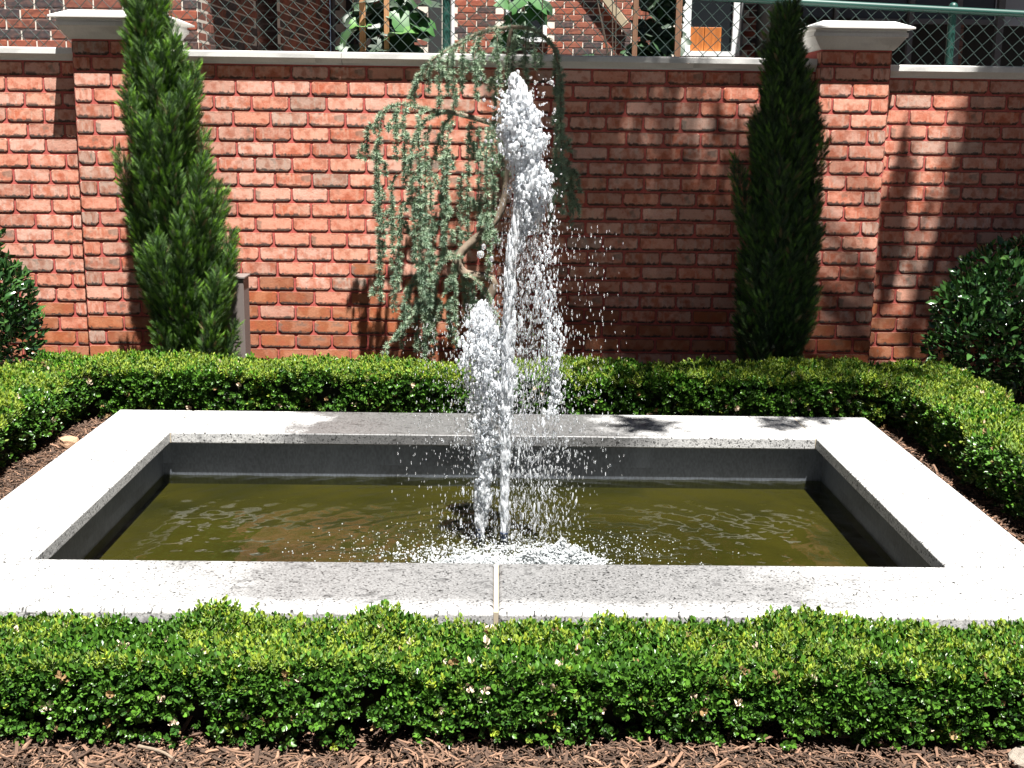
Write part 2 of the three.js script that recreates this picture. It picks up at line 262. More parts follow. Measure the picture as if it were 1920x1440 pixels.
const JX = -0.01;
slab(PX0, JX - 0.006, ZIF, ZF, 0.012); slab(JX + 0.006, PX1, ZIF, ZF, 0.012);
slab(PX0, PI0, ZB, ZIF - 0.003); slab(PI1, PX1, ZB, ZIF - 0.003);
slab(PI0 + 0.004, PI1 - 0.004, ZB, ZIB);
mesh('joint', box(0.0125, CTH - 0.004, ZF - ZIF - 0.012, JX, CT - CTH / 2 - 0.001, (ZF + ZIF) / 2), grout, pool);
for (const x of [PI0 + 0.002, PI1 - 0.002]) mesh('joint', box(0.0045, CTH - 0.004, ZIB - ZB - 0.01, x, CT - CTH / 2 - 0.001, (ZB + ZIB) / 2), grout, pool);
const CB = CT - CTH, FLOOR = -0.088, IN = 0.043;
const uvW = (g, o) => { uvMetres(g, 0.5); return g; };
const wallH = CB - FLOOR + 0.1, wy = (CB + FLOOR - 0.1) / 2;
mesh('pool_wall', uvW(box(PI1 - PI0 + 0.3, wallH, 0.12, (PI0 + PI1) / 2, wy, ZIB - IN - 0.06)), darkGranite, pool);
mesh('pool_wall', uvW(box(PI1 - PI0 + 0.3, wallH, 0.12, (PI0 + PI1) / 2, wy, ZIF + IN + 0.06)), darkGranite, pool);
mesh('pool_wall', uvW(box(0.12, wallH, ZIF - ZIB + 2 * IN, PI0 - IN - 0.06, wy, (ZIF + ZIB) / 2)), darkGranite, pool);
mesh('pool_wall', uvW(box(0.12, wallH, ZIF - ZIB + 2 * IN, PI1 + IN + 0.06, wy, (ZIF + ZIB) / 2)), darkGranite, pool);
for (const [a, b, c, d] of [[PX0 + 0.03, PX1 - 0.03, ZF - 0.09, ZF - 0.03], [PX0 + 0.03, PX1 - 0.03, ZB + 0.03, ZB + 0.09], [PX0 + 0.03, PX0 + 0.09, ZB + 0.09, ZF - 0.09], [PX1 - 0.09, PX1 - 0.03, ZB + 0.09, ZF - 0.09]])
  mesh('outer_wall', uvW(box(b - a, CB + 0.1, d - c, (a + b) / 2, (CB - 0.1) / 2 - 0.001, (c + d) / 2)), darkGranite, pool);
const algae = tex(1024, 512, (u, v) => { const n = fbm(u * 9, v * 5, 2, 5), s = fbm(u * 5 + n * 3, v * 16 + n * 2, 7, 4); const c = mix3([0.032, 0.036, 0.014], [0.074, 0.070, 0.024], sstep(0.25, 0.75, n * 0.75 + s * 0.25)); return c; });
{ const g = new THREE.PlaneGeometry(PI1 - PI0 + 0.1, ZIF - ZIB + 0.1, 1, 1); g.rotateX(-Math.PI / 2); g.translate((PI0 + PI1) / 2, FLOOR, (ZIB + ZIF) / 2); mesh('pool_floor', g, new THREE.MeshStandardMaterial({ map: algae, roughness: 0.9 }), pool); }
const waterH = (x, z) => { const rr = Math.hypot(x - 0.03, (z - 0.2) * 1.1), near = Math.exp(-rr * 2.6); return (0.0012 + 0.007 * near) * Math.sin(rr * 58 + 8.8 * fbm(x * 3, z * 3, 5, 2)) * 0.6 + (0.005 + 0.03 * near) * (fbm(x * 7, z * 10, 3, 3) - 0.5) + (0.0015 + 0.02 * near) * (fbm(x * 26, z * 30, 8, 3) - 0.5); };
// water: a rippled sheet, waves running out from where the jets fall
const WY = -0.05;
{
  const w = PI1 - PI0 + 2 * IN + 0.02, d = ZIF - ZIB + 2 * IN + 0.02, g = new THREE.PlaneGeometry(w, d, 420, 240); g.rotateX(-Math.PI / 2);
  const p = g.attributes.position;
  for (let i = 0; i < p.count; i++) {
    const h = waterH(p.getX(i) + (PI0 + PI1) / 2, p.getZ(i) + (ZIB + ZIF) / 2);
    p.setY(i, h);
  }
  g.computeVertexNormals(); g.translate((PI0 + PI1) / 2, WY, POOL_Z + (ZIB + ZIF) / 2);
  const m = mesh('water', g, new THREE.MeshPhysicalMaterial({ color: rgb(0.52, 0.51, 0.29), roughness: 0.02, transmission: 1, thickness: 0, ior: 1.33 }), scene, 'structure');
  m.rotation.y = 0;
}

// ================================================================ FOUNTAIN
function blob(seed, rough = 0.55, det = 2) {
  const g = new THREE.IcosahedronGeometry(1, det), p = g.attributes.position, v = new THREE.Vector3();
  for (let i = 0; i < p.count; i++) { v.fromBufferAttribute(p, i).normalize(); const k = 1 + rough * (fbm(v.x * 1.6 + seed * 9, v.y * 1.6, v.z * 1.6, 3) - 0.5) * 2; p.setXYZ(i, v.x * k, v.y * k, v.z * k); }
  g.computeVertexNormals(); return g;
}
const froth = new THREE.MeshPhysicalMaterial({ color: rgb(0.92, 0.95, 0.98), roughness: 0.14, transmission: 0.6, thickness: 0.01, ior: 1.33 });
const clear = new THREE.MeshPhysicalMaterial({ color: rgb(0.95, 0.97, 1.0), roughness: 0.05, transmission: 0.8, thickness: 0.01, ior: 1.33 });
const foamMat = new THREE.MeshPhysicalMaterial({ color: rgb(0.60, 0.63, 0.64), roughness: 0.3, transmission: 0.4, thickness: 0.01, ior: 1.33 });
{
  const F = thing('fountain', 'white fountain of two water jets rising from the middle of the pool', 'fountain', [0, WY, 2.5]);
  // nozzles
  const blue = new THREE.MeshStandardMaterial({ color: rgb(0.02, 0.03, 0.06), roughness: 0.3, metalness: 0.3 });
  const noz = (x, z, r, h) => { const n = mesh('nozzle', new THREE.LatheGeometry([[r * 1.5, -0.16], [r * 1.5, 0], [r * 1.1, 0.008], [r * 1.1, h - 0.008], [r * 1.25, h - 0.006], [r * 1.25, h], [r * 0.8, h], [r * 0.7, h - 0.02]].map((q) => new THREE.Vector2(...q)), 20), blue, F); n.position.set(x, 0, z); return n; };
  noz(-0.069, 0, 0.013, 0.03); noz(0.018, 0.06, 0.012, 0.035);
  const r = rng(42), g3 = () => (r() + r() + r() - 1.5) / 1.5;
  // outline of each jet: [height, x, half width, strength] measured against the wall
  const at = (px, py, z) => toWorld(px, py, 2.5 + z).sub(F.position);
  const curve = (rows) => (y) => { let i = 0; while (i + 2 < rows.length && rows[i + 1][0] < y) i++; const [a, b] = [rows[i], rows[i + 1]], t = clamp((y - a[0]) / (b[0] - a[0])); return [1, 2, 3].map((k) => lerp(a[k], b[k], t)); };
  const tall = curve([[140, 966, 5, .4], [156, 966, 12, 1], [180, 974, 26, 1], [205, 978, 38, 1], [235, 976, 46, 1], [262, 980, 40, 1], [300, 985, 36, 1], [340, 996, 33, 1], [372, 1000, 31, 0.9], [395, 992, 26, .8], [420, 982, 20, .6], [450, 975, 14, 0.3], [470, 970, 10, 0.1]].map((q) => q));
  const low = curve([[568, 906, 5, .4], [585, 902, 14, .8], [612, 900, 28, 1], [640, 914, 46, 1], [668, 908, 47, 1], [700, 916, 46, 1], [740, 920, 43, .8], [770, 920, 34, .55], [810, 914, 26, .45], [850, 909, 20, .5], [890, 907, 18, .6], [925, 905, 15, 1], [960, 903, 10, 1], [998, 900, 6, 1]]);
  const strand = curve([[335, 976, 8, 1], [400, 972, 9, 1], [450, 963, 10, 1], [500, 957, 10, 1], [560, 955, 11, 1], [640, 954, 12, 1], [720, 952, 12, 1], [800, 949, 10, 1], [880, 947, 8, 1], [1008, 945, 6, 1]]);
  const right = curve([[380, 1020, 20, .4], [450, 1010, 34, .5], [520, 1012, 38, .6], [600, 1035, 18, .8], [680, 1040, 14, 1], [740, 1042, 13, 1], [790, 1030, 14, .5]]);
  const buckets = [[], [], [], []]; const clearB = [[], []];
  const add = (L, px, py, z, s, st) => L[Math.floor(r() * L.length)].push({ p: at(px, py, z), d: V(g3() * 0.25, 1, g3() * 0.25).normalize(), spin: r() * 6.28, s: [s * (0.7 + 0.6 * r()), s * st, s * (0.7 + 0.6 * r())] });
  const fill = (f, y0, y1, n, s0, s1, st, z0 = 0, edge = 0.9) => { for (let i = 0; i < n; i++) { const y = lerp(y0, y1, r()), [x, w, k] = f(y); if (r() > k) continue; const a = r() * 6.283, q = Math.pow(r(), 0.5), rag = 1 + (fbm(y * 0.06, a * 1.2, z0 * 9 + 3, 3) - 0.5) * edge; add(buckets, x + Math.cos(a) * q * w * rag, y, z0 + Math.sin(a) * q * w * rag / 522, lerp(s0, s1, r() * r()), st * (0.6 + r())); } };
  // the solid water of the jets: sheets and strands meshed from many overlapping drops
  const drops = [];
  const body = (f, y0, y1, n, s0, s1, st, z0, edge) => { for (let i = 0; i < n; i++) { const y = lerp(y0, y1, r()), [x, w, k] = f(y); if (r() > k) continue; const a = r() * 6.283, q = Math.sqrt(r()), rag = 1 + (fbm(y * 0.05, a * 1.1, z0 * 9 + 3, 3) - 0.5) * edge; drops.push([at(x + Math.cos(a) * q * w * rag, y, z0 + Math.sin(a) * q * w * rag / 522), lerp(s0, s1, r() * r()), st * (0.7 + 0.6 * r())]); } };
  body(tall, 140, 470, 2300, 0.006, 0.013, 1.8, 0.03, 1.3); body(low, 568, 998, 2500, 0.0055, 0.0115, 2.1, 0, 1.7); body(strand, 335, 1008, 1500, 0.005, 0.008, 4.5, 0.05, 0.2); body(right, 380, 790, 260, 0.005, 0.010, 2.4, 0.02, 1.9);
  const N = 64, CELL = 0.0036, SPAN = N * CELL, mc = new MarchingCubes(N, froth, false, false, 150000), bodies = [];
  for (let cy = 0.02; cy < 1.7; cy += SPAN - 4 * CELL) for (const cx of [-0.19, 0.19 - 0.16, 0.25]) {
    mc.reset(); const F0 = mc.field, o = V(cx - SPAN / 2, cy - SPAN / 2 + 0.1, 0.02 - SPAN / 2); let any = false;
    for (const [p, s, st] of drops) {
      const hx = s, hy = s * st; if (p.x + hx < o.x || p.x - hx > o.x + SPAN || p.y + hy < o.y || p.y - hy > o.y + SPAN) continue; any = true;
      const r0 = (v, h, a) => [Math.max(1, Math.ceil((v - h - a) / CELL)), Math.min(N - 2, Math.floor((v + h - a) / CELL))], [xa, xb] = r0(p.x, hx, o.x), [ya, yb] = r0(p.y, hy, o.y), [za, zb] = r0(p.z, hx, o.z);
      for (let z = za; z <= zb; z++) for (let y = ya; y <= yb; y++) for (let x = xa; x <= xb; x++) { const dx = (o.x + x * CELL - p.x) / hx, dy = (o.y + y * CELL - p.y) / hy, dz = (o.z + z * CELL - p.z) / hx, d = 1 - dx * dx - dy * dy - dz * dz; if (d > 0) F0[z * N * N + y * N + x] += d * d; }
    }
    if (!any) continue;
    for (let z = 1; z < N - 1; z++) for (let y = 1; y < N - 1; y++) for (let x = 1; x < N - 1; x++) { const k = z * N * N + y * N + x; if (F0[k] > 0.02) F0[k] *= 0.52 + 0.96 * (0.6 * noise((o.x + x * CELL) * 85, (o.y + y * CELL) * 20, (o.z + z * CELL) * 85) + 0.4 * noise((o.x + x * CELL) * 150, (o.y + y * CELL) * 60, (o.z + z * CELL) * 150)); }
    mc.isolation = 0.29; mc.update(); if (!mc.count) continue;
    const g = new THREE.BufferGeometry(), P = new Float32Array(mc.count * 3), h = N / 2;
    for (let i = 0; i < mc.count; i++) for (let k = 0; k < 3; k++) P[i * 3 + k] = (k === 0 ? o.x : k === 1 ? o.y : o.z) + (mc.positionArray[i * 3 + k] * h + h) * CELL;
    g.setAttribute('position', new THREE.BufferAttribute(P, 3)); g.setAttribute('normal', new THREE.BufferAttribute(mc.normalArray.slice(0, mc.count * 3), 3)); bodies.push(g);
  }
  mesh('water_jet', mergeGeometries(bodies), froth, F, 'stuff');
  fill(tall, 140, 470, 1500, 0.001, 0.003, 2.2, 0.03, 2.4); fill(low, 568, 998, 1900, 0.001, 0.0028, 3.0, 0, 2.6); fill(strand, 335, 1008, 700, 0.001, 0.003, 3.0, 0.05, 1.5); fill(right, 380, 790, 1100, 0.001, 0.0032, 3.2, 0.02, 2.4);
  // spray round the lower jet
  for (let i = 0; i < 2600; i++) { const y = lerp(570, 850, r()); add(r() < 0.45 ? clearB : buckets, 905 + g3() * lerp(50, 85, (y - 570) / 280), y, g3() * 0.14, 0.0008 + 0.0015 * r() * r(), 2.8); }
  // ragged crowns thrown off the heads of both jets
  for (let i = 0; i < 30; i++) { const top = r() < 0.65, [cx, cy] = top ? [974, 215] : [905, 640], a = r() * 6.283, L = (top ? 52 : 48) * (0.75 + 0.55 * r()), n = 3 + Math.floor(r() * 5); for (let k = 0; k < n; k++) { const t = 0.75 + k * 0.06; add(buckets, cx + Math.cos(a) * L * t * 0.95, cy + Math.sin(a) * L * t, g3() * 0.03, 0.0016 + 0.0028 * r() * (1 - k / n), 1.4); } }
  // falling drops, denser near the jets and towards the water
  for (let i = 0; i < 9000; i++) {
    const y = lerp(330, 1040, Math.pow(r(), 0.75)), t = (y - 330) / 710, c = lerp(990, 968, t), w = lerp(42, 120, Math.pow(t, 1.1)), x = c + g3() * w * 1.5, s = r() < 0.06 ? 0.0022 + 0.0022 * r() : 0.0008 + 0.0013 * r() * r();
    add(r() < 0.72 ? clearB : buckets, x, y, g3() * 0.22, s, 2.0 + 3.2 * r());
  }
  for (let i = 0; i < 260; i++) add(clearB, 985 + g3() * 95, lerp(140, 420, r()), g3() * 0.12, 0.002 + 0.004 * r() * r(), 1.2);
  for (let i = 0; i < 420; i++) add(clearB, 1090 + g3() * 110, lerp(420, 900, r()), g3() * 0.2, 0.0009 + 0.0013 * r(), 3.4);
  for (let i = 0; i < 420; i++) add(clearB, 830 + g3() * 110, lerp(600, 1000, r()), g3() * 0.2, 0.0009 + 0.0013 * r(), 3.2);
  for (const [x, y, s] of [[971, 136, .009], [1034, 155, .009], [1019, 176, .007], [1040, 206, .008], [937, 172, .006], [1033, 330, .012], [907, 463, .011], [901, 477, .014], [922, 486, .011], [1012, 517, .012], [1028, 455, .011], [1030, 476, .013], [1014, 285, .008], [955, 352, .012]]) add(clearB, x, y, 0.05 + g3() * 0.03, s * 0.8, 1.2);
  buckets.forEach((b, i) => instances('spray', blob(i + 1, 0.6, 2), froth, b, F));
  clearB.forEach((b, i) => instances('water_drops', blob(i + 9, 0.25, 1), clear, b, F));
  // foam heaped on the water near the front edge
  const foam = [[], []];
  for (let i = 0; i < 8500; i++) {
    const k = r(), [cx, cz, wx, wz, hh] = k < 0.55 ? [0.20, 0.33, 0.15, 0.09, 0.065] : k < 0.85 ? [-0.07, 0.35, 0.14, 0.08, 0.035] : [-0.02, 0.25, 0.34, 0.2, 0.008];
    const dx = g3(), dz = g3(), e = Math.max(0, 1 - dx * dx - dz * dz), x = cx + dx * wx * 1.3, z = cz + dz * wz * 1.2; if (z > 0.78) continue;
    foam[i % 2].push({ p: V(x, waterH(x, z - 0.04) + 0.003 + hh * e * Math.pow(r(), 0.8) * 2.2 * Math.pow(fbm(x * 16, z * 16, 1, 2), 1.3), z), d: V(g3() * 0.4, 1, g3() * 0.4).normalize(), spin: r() * 6, s: [0.002 + 0.005 * r() * r(), 0.002 + 0.005 * r() * r(), 0.002 + 0.005 * r() * r()] });
  }
  for (let i = 0; i < 2600; i++) { const a = r() * 6.28, q = 0.1 + Math.abs(g3()) * 0.85; foam[i % 2].push({ p: V(0.03 + Math.cos(a) * q, 0.006 + waterH(0.03 + Math.cos(a) * q, 0.18 + Math.sin(a) * q * 0.5) + 0.004 * r(), 0.22 + Math.sin(a) * q * 0.5), d: V(0, 1, 0), spin: r() * 6, s: 0.0009 + 0.0014 * r() }); }
  foam.forEach((b, i) => instances('foam', blob(i + 20, 0.6, 1), foamMat, b.filter((o) => o.p.z < 0.78 && o.p.z > -0.7), F));
}

// ================================================================ LEAVES AND SPRIGS
function leafGeo(L, W, fold, curl, y0 = 0) {   // blade along +y, folded along the midrib, six triangles
  const P = [0, y0, 0], I = [], rows = [[0.3, 0.85], [0.65, 0.95]], mid = [];
  const at = (t, s) => [s * W / 2, y0 + L * t, Math.abs(s) * fold * W + curl * L * t * t];
  const v = []; v.push(at(0, 0)); for (const [t, w] of rows) { v.push(at(t, -w), at(t, 0), at(t, w)); } v.push(at(1, 0));
  const idx = [0, 2, 1, 0, 3, 2, 1, 2, 5, 1, 5, 4, 2, 3, 6, 2, 6, 5, 4, 5, 7, 5, 6, 7];
  const g = new THREE.BufferGeometry(); g.setAttribute('position', new THREE.Float32BufferAttribute(v.flat(), 3)); g.setAttribute('uv', new THREE.Float32BufferAttribute(v.map(([x, y]) => [x / W + 0.5, y / L]).flat(), 2)); g.setIndex(idx); g.computeVertexNormals(); return g;
}
function shade(g, c) { const n = g.attributes.position.count, a = new Float32Array(n * 3); for (let i = 0; i < n; i++) a.set(c, i * 3); g.setAttribute('color', new THREE.BufferAttribute(a, 3)); return g; }
function sprig(seed, n, L, W, stem) {   // a short shoot with opposite leaves
  const r = rng(seed), gs = [];
  for (let i = 0; i < n; i++) {
    const t = (i + 0.5) / n, g = leafGeo(L * (0.75 + 0.4 * r()), W * (0.75 + 0.4 * r()), 0.12 + 0.15 * r(), -0.15 * r());
    g.rotateX(lerp(1.25, 0.35, t) + (r() - 0.5) * 0.5); g.rotateY(i * 2.4 + r() * 0.7); g.translate(0, stem * t, 0);
    const k = 0.75 + 0.5 * r(); gs.push(shade(g, [k, k, k]));
  }
  return mergeGeometries(gs);
}
const rl = rng(21);
const boxSprigs = [1, 2, 3].map((s) => sprig(s, 9, 0.017, 0.0115, 0.026)), newShoots = [4, 5].map((s) => sprig(s, 9, 0.014, 0.0085, 0.03));
const boxMat = leafMat(0.36, { vc: 1 }), newMat = leafMat(0.75, { vc: 1, t: 0.3 });
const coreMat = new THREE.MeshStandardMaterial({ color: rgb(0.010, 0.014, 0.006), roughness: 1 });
function hedge(label, x0, x1, z0, z1, h, opt = {}) {
  const t = thing('box_hedge', label, 'hedge', [0, 0, 0], 0, 'clipped box hedges framing the pool'), r = rng(100 + Math.round((x0 + z0) * 50));
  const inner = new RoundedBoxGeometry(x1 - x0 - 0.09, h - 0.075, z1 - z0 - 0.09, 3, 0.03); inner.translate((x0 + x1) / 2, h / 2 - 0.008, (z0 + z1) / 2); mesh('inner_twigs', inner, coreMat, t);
  const L = x1 - x0, D = z1 - z0, areas = [L * D * 1.5, opt.front ?? L * h, opt.back ?? L * h * 0.4, D * h, D * h], sum = areas.reduce((a, b) => a + b), N = Math.round(sum * (opt.dens ?? 6500));
  const old = [[], [], []], fresh = [[], []];
  for (let i = 0; i < N; i++) {
    let k = 0, q = r() * sum; while (q > areas[k]) q -= areas[k++];
    const u = r(), v = Math.pow(r(), 0.85), dep = 0.05 * r() * r(); let p, n;
    if (k === 0) { p = V(lerp(x0, x1, u), h - dep, lerp(z0, z1, r())); n = V(0, 1, 0); }
    else if (k < 3) { const s = k === 1 ? 1 : -1; p = V(lerp(x0, x1, u), 0.02 + (h - 0.02) * v, k === 1 ? z1 - dep : z0 + dep); n = V(0, 0, s); }
    else { const s = k === 3 ? -1 : 1; p = V(s < 0 ? x0 + dep : x1 - dep, 0.02 + (h - 0.02) * v, lerp(z0, z1, u)); n = V(s, 0, 0); }
    const lump = fbm(p.x * 7 + 3, p.y * 7, p.z * 7, 2) - 0.5, big = fbm(p.x * 2.2, p.z * 2.2, 3, 2) - 0.5;
    // round the shoulders
    const hy = (p.y - (h - 0.06)) / 0.06; if (k > 0 && hy > 0) p.addScaledVector(n, -(opt.round ?? 0.035) * hy * hy);
    if (k > 0 && opt.flare) p.addScaledVector(n, opt.flare * (1 - p.y / h));
    p.addScaledVector(n, lump * 0.10 + big * 0.035 - 0.012 + (r() < 0.03 ? 0.02 * r() : 0));
    if (k > 0 && p.y < 0.07 && r() < 0.55 + lump * 2) continue;
    if (k > 0 && fbm(p.x * 16, p.y * 16, p.z * 16, 2) < 0.40 && r() < 0.8) continue;
    const d = n.clone().multiplyScalar(0.8).add(V((r() - 0.5) * 1.3, (r() - 0.5) * 1.0 + 0.45, (r() - 0.5) * 1.3)).normalize();
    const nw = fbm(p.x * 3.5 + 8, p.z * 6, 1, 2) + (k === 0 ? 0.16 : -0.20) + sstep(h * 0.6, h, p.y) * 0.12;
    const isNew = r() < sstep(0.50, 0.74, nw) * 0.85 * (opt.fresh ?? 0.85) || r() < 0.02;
    const s = (opt.s ?? 1) * (0.75 + 0.55 * r());
    if (isNew) { const y = r(); fresh[i % 2].push({ p: p.addScaledVector(n, 0.008 * r()), d, spin: r() * 6.28, s, c: rgb(lerp(0.10, 0.27, y), lerp(0.19, 0.35, y), 0.008) }); }
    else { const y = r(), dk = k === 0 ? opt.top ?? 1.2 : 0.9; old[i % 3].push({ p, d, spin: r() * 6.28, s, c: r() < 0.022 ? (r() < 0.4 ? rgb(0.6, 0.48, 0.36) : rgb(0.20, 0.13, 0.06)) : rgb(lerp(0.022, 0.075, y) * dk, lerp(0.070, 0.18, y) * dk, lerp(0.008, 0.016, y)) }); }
  }
  old.forEach((l, i) => instances('foliage', boxSprigs[i], boxMat, l, t)); fresh.forEach((l, i) => instances('new_growth', newShoots[i], newMat, l, t));
  return t;
}
hedge('clipped green box hedge along the front edge of the pool, nearest of the four', -2.6, 2.6, 3.83, 4.12, 0.178, { dens: 12500, back: 0.4, s: 0.82, fresh: 0.55, flare: 0.05, round: 0.018, top: 0.95 });
hedge('clipped box hedge behind the pool, running along the foot of the brick wall', -2.28, 2.22, 0.74, 1.10, 0.245, { dens: 6500 });
hedge('clipped box hedge along the left side of the pool, meeting the back hedge', -2.32, -1.965, 1.06, 3.0, 0.235, { dens: 6500, front: 0.05, back: 0.02 });
hedge('clipped box hedge along the right side of the pool, meeting the back hedge', 1.865, 2.23, 1.06, 3.2, 0.235, { dens: 6500, front: 0.05, back: 0.02 });

// ================================================================ CONIFERS
function frond(seed) {   // flat feathery spray of scale leaves, pointing up +y
  const r = rng(seed), P = [], I = []; let n = 0;
  const blade = (x, y, z, dx, dy, dz, L, w) => { const px = -dy * w, py = dx * w; P.push(x - px, y - py, z, x + px, y + py, z, x + dx * L, y + dy * L, z + dz * L); I.push(n, n + 1, n + 2); n += 3; };
  for (let i = 0; i < 22; i++) { const t = i / 22, s = i % 2 ? 1 : -1, a = s * lerp(0.60, 0.12, t) * (0.5 + 0.7 * r()); blade(0.0015 * s, 0.055 * t, (r() - 0.5) * 0.014, Math.sin(a), Math.cos(a), (r() - 0.5) * 0.7, lerp(0.026, 0.016, t) * (0.7 + 0.6 * r()), 0.0013); }
  blade(0, 0.02, 0, 0, 1, 0, 0.06, 0.0014);
  const g = new THREE.BufferGeometry(); g.setAttribute('position', new THREE.Float32BufferAttribute(P, 3)); g.setAttribute('uv', new THREE.Float32BufferAttribute(new Float32Array(P.length / 3 * 2), 2)); g.setIndex(I); g.computeVertexNormals(); return g;
}
const fronds = [1, 2, 3].map(frond), frondMat = leafMat(0.8, { t: 0.3 });
function conifer(label, z, rows, side, seed, tint) {   // rows: [height, centre x, half width]
  rows = rows.map(([y, x, w]) => [y, x, w * 1.1]);
  const base = rows[0][1], t = thing('columnar_conifer', label, 'conifer', [base, 0, z]), r = rng(seed);
  const prof = (y) => { let i = 0; while (i + 2 < rows.length && rows[i + 1][0] < y) i++; const a = rows[i], b = rows[i + 1], k = clamp((y - a[0]) / (b[0] - a[0])); return [lerp(a[1], b[1], k) - base, lerp(a[2], b[2], k)]; };
  const top = rows[rows.length - 1][0];
  mesh('trunk', tube([[0, 0, 0], [prof(0.6)[0], 0.6, 0], [prof(top * 0.8)[0], top * 0.8, 0.0], [prof(top)[0], top - 0.05, 0]], 0.03, 0.006, 16, 7, 0.3), darkBark, t);
  const L = [[], [], []];
  const plume = (tip, len, rad, out) => {
    const ax = V(out.x * 0.28, 1, out.z * 0.28).normalize(), n = Math.round(len * rad * 15000);
    for (let i = 0; i < n; i++) {
      const q = Math.pow(r(), 0.8), w = rad * Math.pow(q, 0.6) * (1.15 - 0.5 * q), a = r() * 6.283, e = Math.sqrt(r());
      const o = V(Math.cos(a), 0, Math.sin(a)), p = tip.clone().addScaledVector(ax, -len * q).addScaledVector(o, w * e); if (p.y < 0.08) continue;
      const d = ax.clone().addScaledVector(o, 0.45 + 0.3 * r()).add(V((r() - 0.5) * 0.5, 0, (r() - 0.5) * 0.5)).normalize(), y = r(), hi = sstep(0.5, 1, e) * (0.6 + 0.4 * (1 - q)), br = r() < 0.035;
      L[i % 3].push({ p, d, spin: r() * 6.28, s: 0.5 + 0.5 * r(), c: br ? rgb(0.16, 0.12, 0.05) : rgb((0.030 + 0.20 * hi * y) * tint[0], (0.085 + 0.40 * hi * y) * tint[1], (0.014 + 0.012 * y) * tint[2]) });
    }
  };
  for (let i = 0; i < 120; i++) { const y = lerp(0.34, top, Math.pow((i + r()) / 120, 0.95)), [c, w] = prof(y - 0.08), a = i * 2.399, q = Math.sqrt(0.15 + 0.85 * r()); const o = V(Math.cos(a), 0, Math.sin(a)); plume(V(c + o.x * w * q * 0.95, y + (1 - q) * 0.1, o.z * w * q * 0.9), 0.24 + 0.22 * r(), Math.min(0.072, w * 0.46 + 0.012), o); }
  for (const [x, y, len, rad] of side) plume(V(x - base, y, 0.02), len, rad, V(Math.sign(x - base) * 0.8, 0, 0.2));
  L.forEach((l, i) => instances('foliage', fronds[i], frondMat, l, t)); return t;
}
conifer('tall sunlit green columnar conifer in front of the left brick pillar', 0.40,
  [[0.10, -1.63, 0.17], [0.25, -1.60, 0.22], [0.45, -1.60, 0.25], [0.75, -1.63, 0.27], [0.95, -1.66, 0.26], [1.05, -1.70, 0.23], [1.2, -1.69, 0.24], [1.4, -1.70, 0.235], [1.6, -1.72, 0.19], [1.75, -1.75, 0.13], [1.9, -1.77, 0.10], [2.1, -1.78, 0.085], [2.35, -1.79, 0.02]],
  [[-1.655, 1.90, 0.35, 0.028], [-1.50, 1.05, 0.35, 0.05], [-1.42, 0.72, 0.35, 0.06]], 31, [1, 1, 0.8]);
conifer('narrow dark shaded columnar conifer in front of the right brick pillar', 0.40,
  [[0.10, 1.43, 0.16], [0.3, 1.45, 0.21], [0.6, 1.43, 0.235], [0.9, 1.42, 0.235], [1.1, 1.42, 0.225], [1.25, 1.42, 0.215], [1.4, 1.42, 0.18], [1.55, 1.41, 0.14], [1.75, 1.40, 0.095], [1.9, 1.40, 0.06], [2.02, 1.40, 0.015]],
  [[1.175, 1.25, 0.42, 0.06], [1.27, 1.50, 0.3, 0.04]], 57, [0.6, 0.65, 0.8]);

